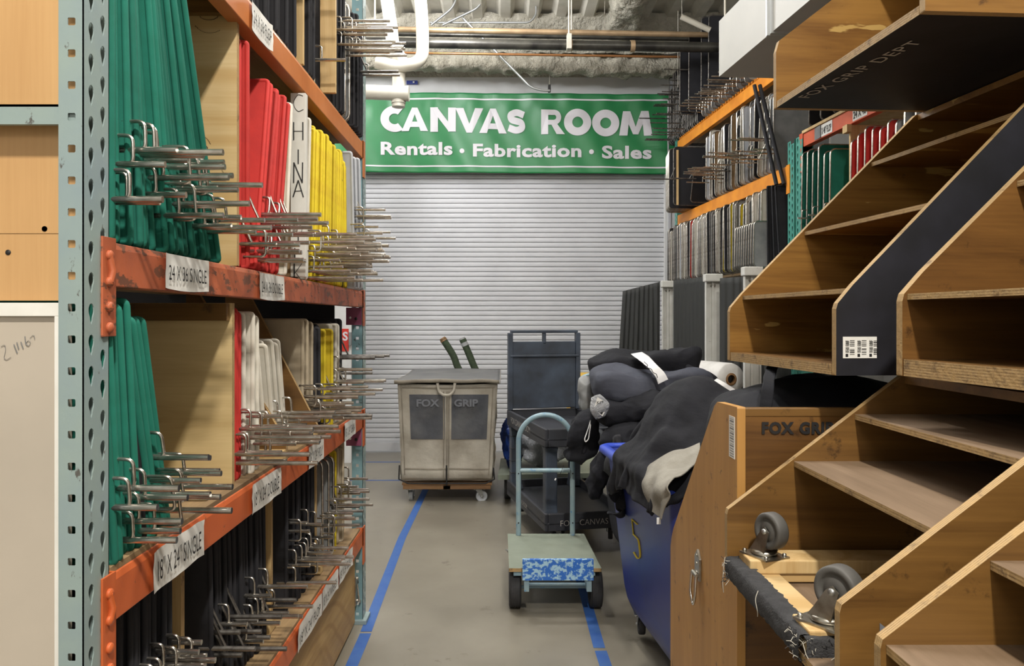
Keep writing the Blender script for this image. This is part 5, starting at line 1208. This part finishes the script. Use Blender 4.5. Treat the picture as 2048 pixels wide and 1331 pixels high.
bb = lattice([[(1428, 760, 2.86), (1434, 756, 2.86)], [(1452, 776, 2.82), (1458, 770, 2.82)], [(1475, 790, 2.78), (1484, 788, 2.78)]], 5, 20, 'straw', .001); solo('strap', bb, 'white webbing strap lying across the black cloth beside the crate', 'strap', loc=(X(1450, 2.8), 2.8, Z(775, 2.8)))
# black bundle in the crate
t = thing('cloth_bundle', 'folded black cloth bundle with a wide strap lying in the wooden crate', 'cloth', (.9, 2.28, 1.2))
bb = drape_mesh('duvet', .93, 2.23, 1.0, .95, 1.30, [('e', (.92, 2.26, 1.16), (.30, .24, .135)), ('e', (.72, 2.2, 1.13), (.12, .2, .12))], yaw=.2, compress=.64, seed=9, steps=120, lim=((.585, 1.29), (1.897, 2.60), (.9, 1.322)), bump=.04, wave=14, grow=.3)
o = part('bundle_cloth', bb, t); md = o.modifiers.new('subd', 'SUBSURF'); md.levels = 1; md.render_levels = 1
bb = lattice([[(1545, 718, 2.28), (1562, 720, 2.28)], [(1532, 738, 2.14), (1555, 738, 2.14)], [(1525, 765, 2.02), (1548, 768, 2.02)], [(1520, 800, 1.99), (1543, 803, 1.99)], [(1518, 830, 1.98), (1540, 832, 1.98)]], 8, 40, 'duvet', .003); part('wide_strap', bb, t, solid=.003)

# ------------------------------------------------------------------ small platform hand truck
t = thing('platform_cart', 'small hand truck with grey green deck and scratched blue board in the aisle', 'cart', (.26, 4.15, 0))
b = MB(); b.prism([(X(1018, 3.86), 3.86), (X(1203, 3.86), 3.86), (X(1168, 4.48), 4.48), (X(1015, 4.48), 4.48)], 'z', .208, .226, mm['cartdeck'], mm['edge'], mm['cartdeck']); part('deck', b, t, bev=.003)
b = MB(); b.box(.097, .443, 3.79, 3.806, .188, .292, mm['bluescr']); part('bumper_board', b, t, bev=.002)
b = MB()
b.box(.055, .46, 3.87, 4.45, .185, .207, mm['lightblue'])
b.box(.105, .13, 3.80, 3.90, .13, .207, mm['lightblue']); b.box(.41, .435, 3.80, 3.90, .13, .207, mm['lightblue']); part('under_frame', b, t, bev=.002)
b = MB(); b.tube([(.04, 3.96, .100), (.49, 3.96, .100)], .008, mm['lightblue'], 10); b.tube([(.11, 3.85, .150), (.43, 3.85, .150)], .009, mm['lightblue'], 10); part('axle', b, t)
for xx in (.063, .470):
    b = MB(); r = .1; W2 = .031
    prof_ = [(.02, -W2*.6), (.06, -W2*.5), (.066, -W2*.9)]+[(.085, -W2), (.096, -W2*.9), (.1, -W2*.7)]
    for q in range(-2, 3): prof_ += [(.1, q*.010-.0035), (.097, q*.010-.002), (.097, q*.010+.002), (.1, q*.010+.0035)]
    prof_ += [(.1, W2*.7), (.096, W2*.9), (.085, W2), (.066, W2*.9), (.06, W2*.5), (.02, W2*.6)]
    b.lathe(prof_, mm['rubber'], 44, Matrix.Translation((xx, 3.96, .1)) @ Matrix.Rotation(PI/2, 4, 'Y')); o = part('wheel', b, t)
    b = MB(); b.lathe([(.0001, -W2*.75), (.02, -W2*.75), (.058, -W2*.45), (.058, W2*.45), (.02, W2*.75), (.0001, W2*.75)], mm['lightblue'], 20, Matrix.Translation((xx, 3.96, .1)) @ Matrix.Rotation(PI/2, 4, 'Y')); part('hub', b, o)
caster(t, (.09, 4.36, .17), .055, .03, -1, .6, 'rubber', fm='zinc'); caster(t, (.41, 4.36, .17), .055, .03, -1, 1.0, 'rubber', fm='zinc')
x0, x1 = X(1037, 4.45), X(1145, 4.45); rr2 = (x1-x0)/2; cx = (x0+x1)/2; zt = Z(829, 4.45)-rr2
b = MB(); b.tube([(x0, 4.45, .227)]+[(cx-rr2*math.cos(a*PI/20), 4.45, zt+rr2*math.sin(a*PI/20)) for a in range(21)]+[(x1, 4.45, .227)], .0145, mm['lightblue'], 14); hd = part('handle', b, t)
b = MB(); b.tube([(x0, 4.45, Z(940, 4.45)), (x1, 4.45, Z(940, 4.45))], .0125, mm['lightblue'], 12); part('crossbar', b, hd)
b = MB()
for xx in (x0, x1):
    for zz in (.30, .58): b.lathe([(.004, 0), (.004, .002), (.0001, .002)], mm['ink'], 8, Matrix.Translation((xx, 4.4355, zz)) @ Matrix.Rotation(PI/2, 4, 'X'))
part('bolt_hole', b, hd)

# ------------------------------------------------------------------ black utility cart
TC = math.radians(12.5)
t = thing('utility_cart', 'tall black plastic utility cart lettered FOX CANVAS ROOM with two trays', 'cart', (.262, 4.81, 0), TC); OFF[t.name] = Vector((0, 0, 0))
W_, L_ = .56, 1.06
def tray(z0, z1, floor_z):
    bb = MB(); th = .022
    bb.box(0, W_, 0, L_, floor_z-.02, floor_z, mm['blackplas'])
    bb.box(0, th, 0, L_, z0, z1, mm['blackplas']); bb.box(W_-th, W_, 0, L_, z0, z1, mm['blackplas']); bb.box(th, W_-th, 0, th, z0, z1, mm['blackplas']); bb.box(th, W_-th, L_-th, L_, z0, z1, mm['blackplas'])
    return part('tray', bb, t, world=False, bev=.006)
tl_ = tray(.145, .255, .20); tu = tray(.665, .779, .72)
for (a, c) in ((.012, .03), (W_-.092, .03), (.012, L_-.10), (W_-.092, L_-.10)):
    b = MB(); n = 8
    secs = [(.205, .012), (.24, .004), (.28, 0), (.5, 0), (.63, 0), (.66, .006)]
    vs = []
    for z, g in secs: vs += [(a-g, c-g, z), (a+.078+g, c-g, z), (a+.078+g, c+.07+g, z), (a-g, c+.07+g, z)]
    b.add(vs, [(4*i+k, 4*i+(k+1) % 4, 4*i+4+(k+1) % 4, 4*i+4+k) for i in range(len(secs)-1) for k in range(4)]+[(3, 2, 1, 0), tuple(4*(len(secs)-1)+k for k in range(4))], mm['slateplas'])
    if c > .5 and a < .1:
        for z in (.32, .41, .5, .59): b.box(a-.004, a+.082, c-.004, c+.074, z, z+.008, mm['blackplas'])
    part('post', b, t, world=False, bev=.008)
yb = L_-.045
b = MB(); zt = 1.375
def pbox(bb, x0, x1, z0, z1, d=0): bb.box(x0, x1, yb-d, yb+.035, z0, z1, mm['slateplas'])
pbox(b, 0, .035, .78, zt-.02, .012); pbox(b, W_-.035, W_, .78, zt-.02, .012); pbox(b, .02, W_-.02, zt-.022, zt, .012); pbox(b, W_/2-.012, W_/2+.012, zt-.10, zt-.02, .006)
pbox(b, .035, W_-.035, .79, 1.175); pbox(b, .035, W_-.035, 1.19, zt-.085)
pbox(b, .012, W_-.012, 1.173, 1.192, .016)
part('back_panel', b, t, world=False, bev=.005)
b = MB(); b.text('FOX CANVAS ROOM', .062, Matrix.Translation((-.0012, .92, .700)) @ Matrix.Rotation(-PI/2, 4, 'Z') @ Matrix.Rotation(PI/2, 4, 'X'), mm['chalk'], .95, off=-.012); part('painted_lettering', b, tu, world=False)
b = MB(); b.text('CANVAS ROOM', .045, Matrix.Translation((-.0012, .70, .18)) @ Matrix.Rotation(-PI/2, 4, 'Z') @ Matrix.Rotation(PI/2, 4, 'X'), mm['chalk'], .8, off=-.012); b.text('FOX  CANVAS ROOM', .052, Matrix.Translation((.095, -.0012, .175)) @ Matrix.Rotation(PI/2, 4, 'X'), mm['chalk'], .95, off=-.008); part('painted_lettering', b, tl_, world=False)
for (a, c, an) in ((.09, .12, .5), (W_-.09, .12, 1.2), (.09, L_-.12, 1.4), (W_-.09, L_-.12, .3)): caster(t, (a, c, .18), .058, .03, -1, an, 'rubber', fm='zinc')

# platform truck behind with bags
t = thing('platform_truck', 'grey green platform truck lettered FOX GRIP behind the black utility cart', 'cart', (.35, 6.5, 0))
b = MB(); b.prism([(-.035, 6.08), (.80, 6.16), (.80, 6.9), (-.015, 6.8)], 'z', .205, .243, mm['cartdeck'], mm['cartdeck']); part('deck', b, t, bev=.004)
b = MB(); b.box(.10, .80, 6.06, 6.075, .15, .20, mm['blackplas']); b.text('FOX GRIP', .05, Matrix.Translation((.13, 6.058, .157)) @ Matrix.Rotation(PI/2, 4, 'X'), mm['chalk'], 1.3, off=.02); part('name_board', b, t)
for (xx, yy) in ((.04, 6.35), (.72, 6.35), (.04, 6.72), (.72, 6.72)):
    b = MB(); b.lathe([(.02, -.02), (.07, -.022), (.095, -.025), (.101, -.015), (.101, .015), (.095, .025), (.07, .022), (.02, .02)], mm['rubber'], 30, Matrix.Translation((xx, yy, .1)) @ Matrix.Rotation(PI/2, 4, 'Y')); part('wheel', b, t)
b = MB(); b.tube(smooth_path([(.66, 6.86, .24), (.66, 6.86, .93), (.78, 6.86, .98), (1.1, 6.86, .98), (1.1, 6.86, .24)], .09), .015, mm['lightblue'], 12); part('handle', b, t)
t = thing('clear_bag', 'clear plastic bag of dark goods on the rear platform truck', 'bag', (.36, 6.42, .40))
blob('bag_film', '', '', (.36, 6.42, .44), (.24, .22, .18), (0, .1, 0), 'film', 91, 9, .06, parent=t, nu=90, nv=60)
blob('contents', '', '', (.36, 6.42, .40), (.20, .18, .12), (0, 0, 0), 'greyd', 92, 9, .04, parent=t, nu=60, nv=40)
blob('blue_bag', 'blue patterned plastic bundle on the rear platform truck by the hamper', 'bag', (.075, 6.42, .43), (.07, .2, .18), (0, 0, 0), 'blueplas', 95, 9, .05)
t = thing('yellow_bin', 'yellow plastic bin standing behind the black utility cart', 'bin', (.8, 7.2, 0))
b = MB(); b.prism([(.62, .04), (.79, .04), (.81, .93), (.60, .93)], 'y', 7.0, 7.4, mm['yellowp']); part('bin_body', b, t, bev=.01)
b = MB(); b.box(.58, .83, 6.98, 7.42, .90, .95, mm['yellowp']); part('rim', b, t, bev=.01)
b = MB(); b.box(.61, .80, 6.985, 6.999, .66, .70, mm['ink']); part('black_band', b, t)

# ------------------------------------------------------------------ canvas hamper truck
t = thing('hamper_truck', 'large worn canvas hamper truck stencilled FOX GRIP with grey lid before the roller door', 'hamper', (-.45, 6.8, 0))
hx0, hx1, hy0, hy1 = X(795, 6.19), X(994, 6.19), 6.19, 7.45
bx0, bx1, by0, by1 = X(804, 6.22), X(984, 6.22), 6.22, 7.40
hz0, hz1 = .175, .948
def hw(u, v, side):
    # v 0 bottom .. 1 top; the bottom bulges and the cloth sags a little
    z = hz0+(hz1-hz0)*v; bul = .022*math.exp(-((v-.07)/.07)**2)
    x0 = bx0+(hx0-bx0)*v; x1 = bx1+(hx1-bx1)*v; y0 = by0+(hy0-by0)*v; y1 = by1+(hy1-by1)*v
    s = noise.noise(Vector((u*4, v*4, side*7)))*.016+noise.noise(Vector((u*11, v*7, side*3)))*.006
    sag = -.012*math.sin(u*PI)*(v > .9)*(v-.9)*10
    if side == 0: return Vector((x0+(x1-x0)*u, y0-bul+s, z+sag))
    if side == 1: return Vector((x1+bul*.6+s, y0+(y1-y0)*u, z))
    if side == 2: return Vector((x1+(x0-x1)*u, y1+s, z))
    return Vector((x0-bul*.6-s, y1+(y0-y1)*u, z))
b = MB()
for s in range(4): b.grid(lambda u, v, s=s: hw(u, v, s), 40, 34, mm['canvas'])
b.add([(bx0, by0, hz0), (bx1, by0, hz0), (bx1, by1, hz0), (bx0, by1, hz0)], [(0, 1, 2, 3)], mm['canvas'])
body = part('canvas_body', b, t, solid=.004)
b = MB(); b.grid(lambda u, v: hw(.115+.36*u, .425+.46*v, 0)+Vector((0, -.006, 0)), 20, 16, mm['canvasdk']); b.grid(lambda u, v: hw(.545+.375*u, .425+.46*v, 0)+Vector((0, -.006, 0)), 20, 16, mm['canvasdk'])
part('dark_painted_patch', b, body)
b = MB()
for s_, px in (('FOX', 832), ('GRIP', 908)): b.text(s_, .078, Matrix.Translation((X(px, 6.17), 6.168, Z(812, 6.17))) @ Matrix.Rotation(PI/2, 4, 'X'), mm['faintink'], 1.15, off=.03)
part('stencil_lettering', b, body)
b = MB()
for px in (886, 893, 897): b.grid(lambda u, v, px=px: hw((px-795)/199+.004*u*3, .02+.9*v, 0)+Vector((0, -.007, 0)), 3, 30, mm['canvaspipe'])
for u0 in (.03, .955): b.grid(lambda u, v, u0=u0: hw(u0+.012*u, .06+.9*v, 0)+Vector((0, -.006, 0)), 3, 30, mm['canvaspipe'])
b.grid(lambda u, v: hw(.02+.96*u, .955+.012*v, 0)+Vector((0, -.006, 0)), 40, 3, mm['canvaspipe']); b.grid(lambda u, v: hw(.03+.94*u, .115+.012*v, 0)+Vector((0, -.006, 0)), 40, 3, mm['canvaspipe'])
part('webbing', b, body)
b = MB(); D = 6.15; b.tube(smooth_path([P(875, 766, D), P(877, 782, D), P(886, 790, D), P(900, 790, D), P(908, 782, D), P(910, 766, D)], .03), .011, mm['canvas'], 10); part('rope_handle', b, body)
def lid(u, v):
    x = hx0-.02+(hx1-hx0+.04)*u; y = hy0-.025+(hy1-hy0+.05)*v
    return Vector((x, y, .975+.02*math.sin(u*PI)*.5-.012*math.sin(v*PI)+.012*noise.noise(Vector((u*4, v*4, 2)))))
b = MB(); b.grid(lid, 30, 30, mm['canvaslid']); b.grid(lambda u, v: lid(u, 0)+Vector((0, -.004, -.028*v)), 30, 3, mm['canvaspipe']); b.grid(lambda u, v: lid(1, u)+Vector((.004, 0, -.028*v)), 30, 3, mm['canvaspipe']); b.grid(lambda u, v: lid(0, u)+Vector((-.004, 0, -.028*v)), 30, 3, mm['canvaspipe'])
part('lid', b, t, solid=.004)
b = MB()
for y in lin(6.24, 7.36, 9): b.box(bx0-.0, bx1+.0, y-.03, y+.03, .135, .152, mm['darkwood'])
b.box(bx0+.01, bx1-.01, 6.20, 6.235, .105, .134, mm['darkwood']); b.box(bx0+.01, bx1-.01, 7.36, 7.40, .105, .134, mm['darkwood']); b.box((bx0+bx1)/2-.03, (bx0+bx1)/2+.03, 6.20, 7.4, .105, .134, mm['darkwood'])
part('wooden_base', b, t, bev=.002)
b = MB(); q = -.012
b.tube([(bx0-.015, 6.18, .30), (bx0-.02, 6.18, .19), (bx0+.05, 6.185, .155), (bx1-.05, 6.185, .155), (bx1+.02, 6.18, .19), (bx1+.012, 6.18, .28)], .006, mm['ink'], 8)
b.tube([((bx0+bx1)/2, 6.172, .30), ((bx0+bx1)/2, 6.178, .14)], .006, mm['ink'], 8); part('steel_frame', b, t)
caster(t, (X(822, 6.27), 6.27, .105), .046, .032, -1, 1.5, 'greyd', fm='zinc'); caster(t, (X(957, 6.27), 6.27, .105), .046, .032, -1, .25, 'greyc', fm='zinc')
caster(t, (X(822, 6.27), 7.30, .105), .046, .032, -1, 1.2, 'greyd', fm='zinc'); caster(t, (X(957, 6.27), 7.30, .105), .046, .032, -1, .6, 'greyc', fm='zinc')
for k, pts in enumerate(([(945, 840), (935, 760), (915, 735), (908, 712), (886, 678)], [(972, 840), (962, 760), (949, 735), (937, 705), (925, 678)])):
    D = 7.62; b = MB(); b.tube(smooth_path([P(a, c, D) for a, c in pts], .12, 6), .034, mm['greencan'], 14); o = thing('green_hose', f'dark green hose end rising behind the hamper lid, {["left", "right"][k]} of the two', 'hose', P(pts[0][0], pts[0][1], D)); part('hose_tube', b, o)
    b = MB(); a, c = Vector(P(*pts[-1], D)), Vector(P(*pts[-2], D)); e = (a-c).normalized(); b.tube([a-e*(.02+.05*k), a+e*.015], [.037, .03], mm['darkwood' if k == 0 else 'greyd'], 14); part('hose_end', b, o)
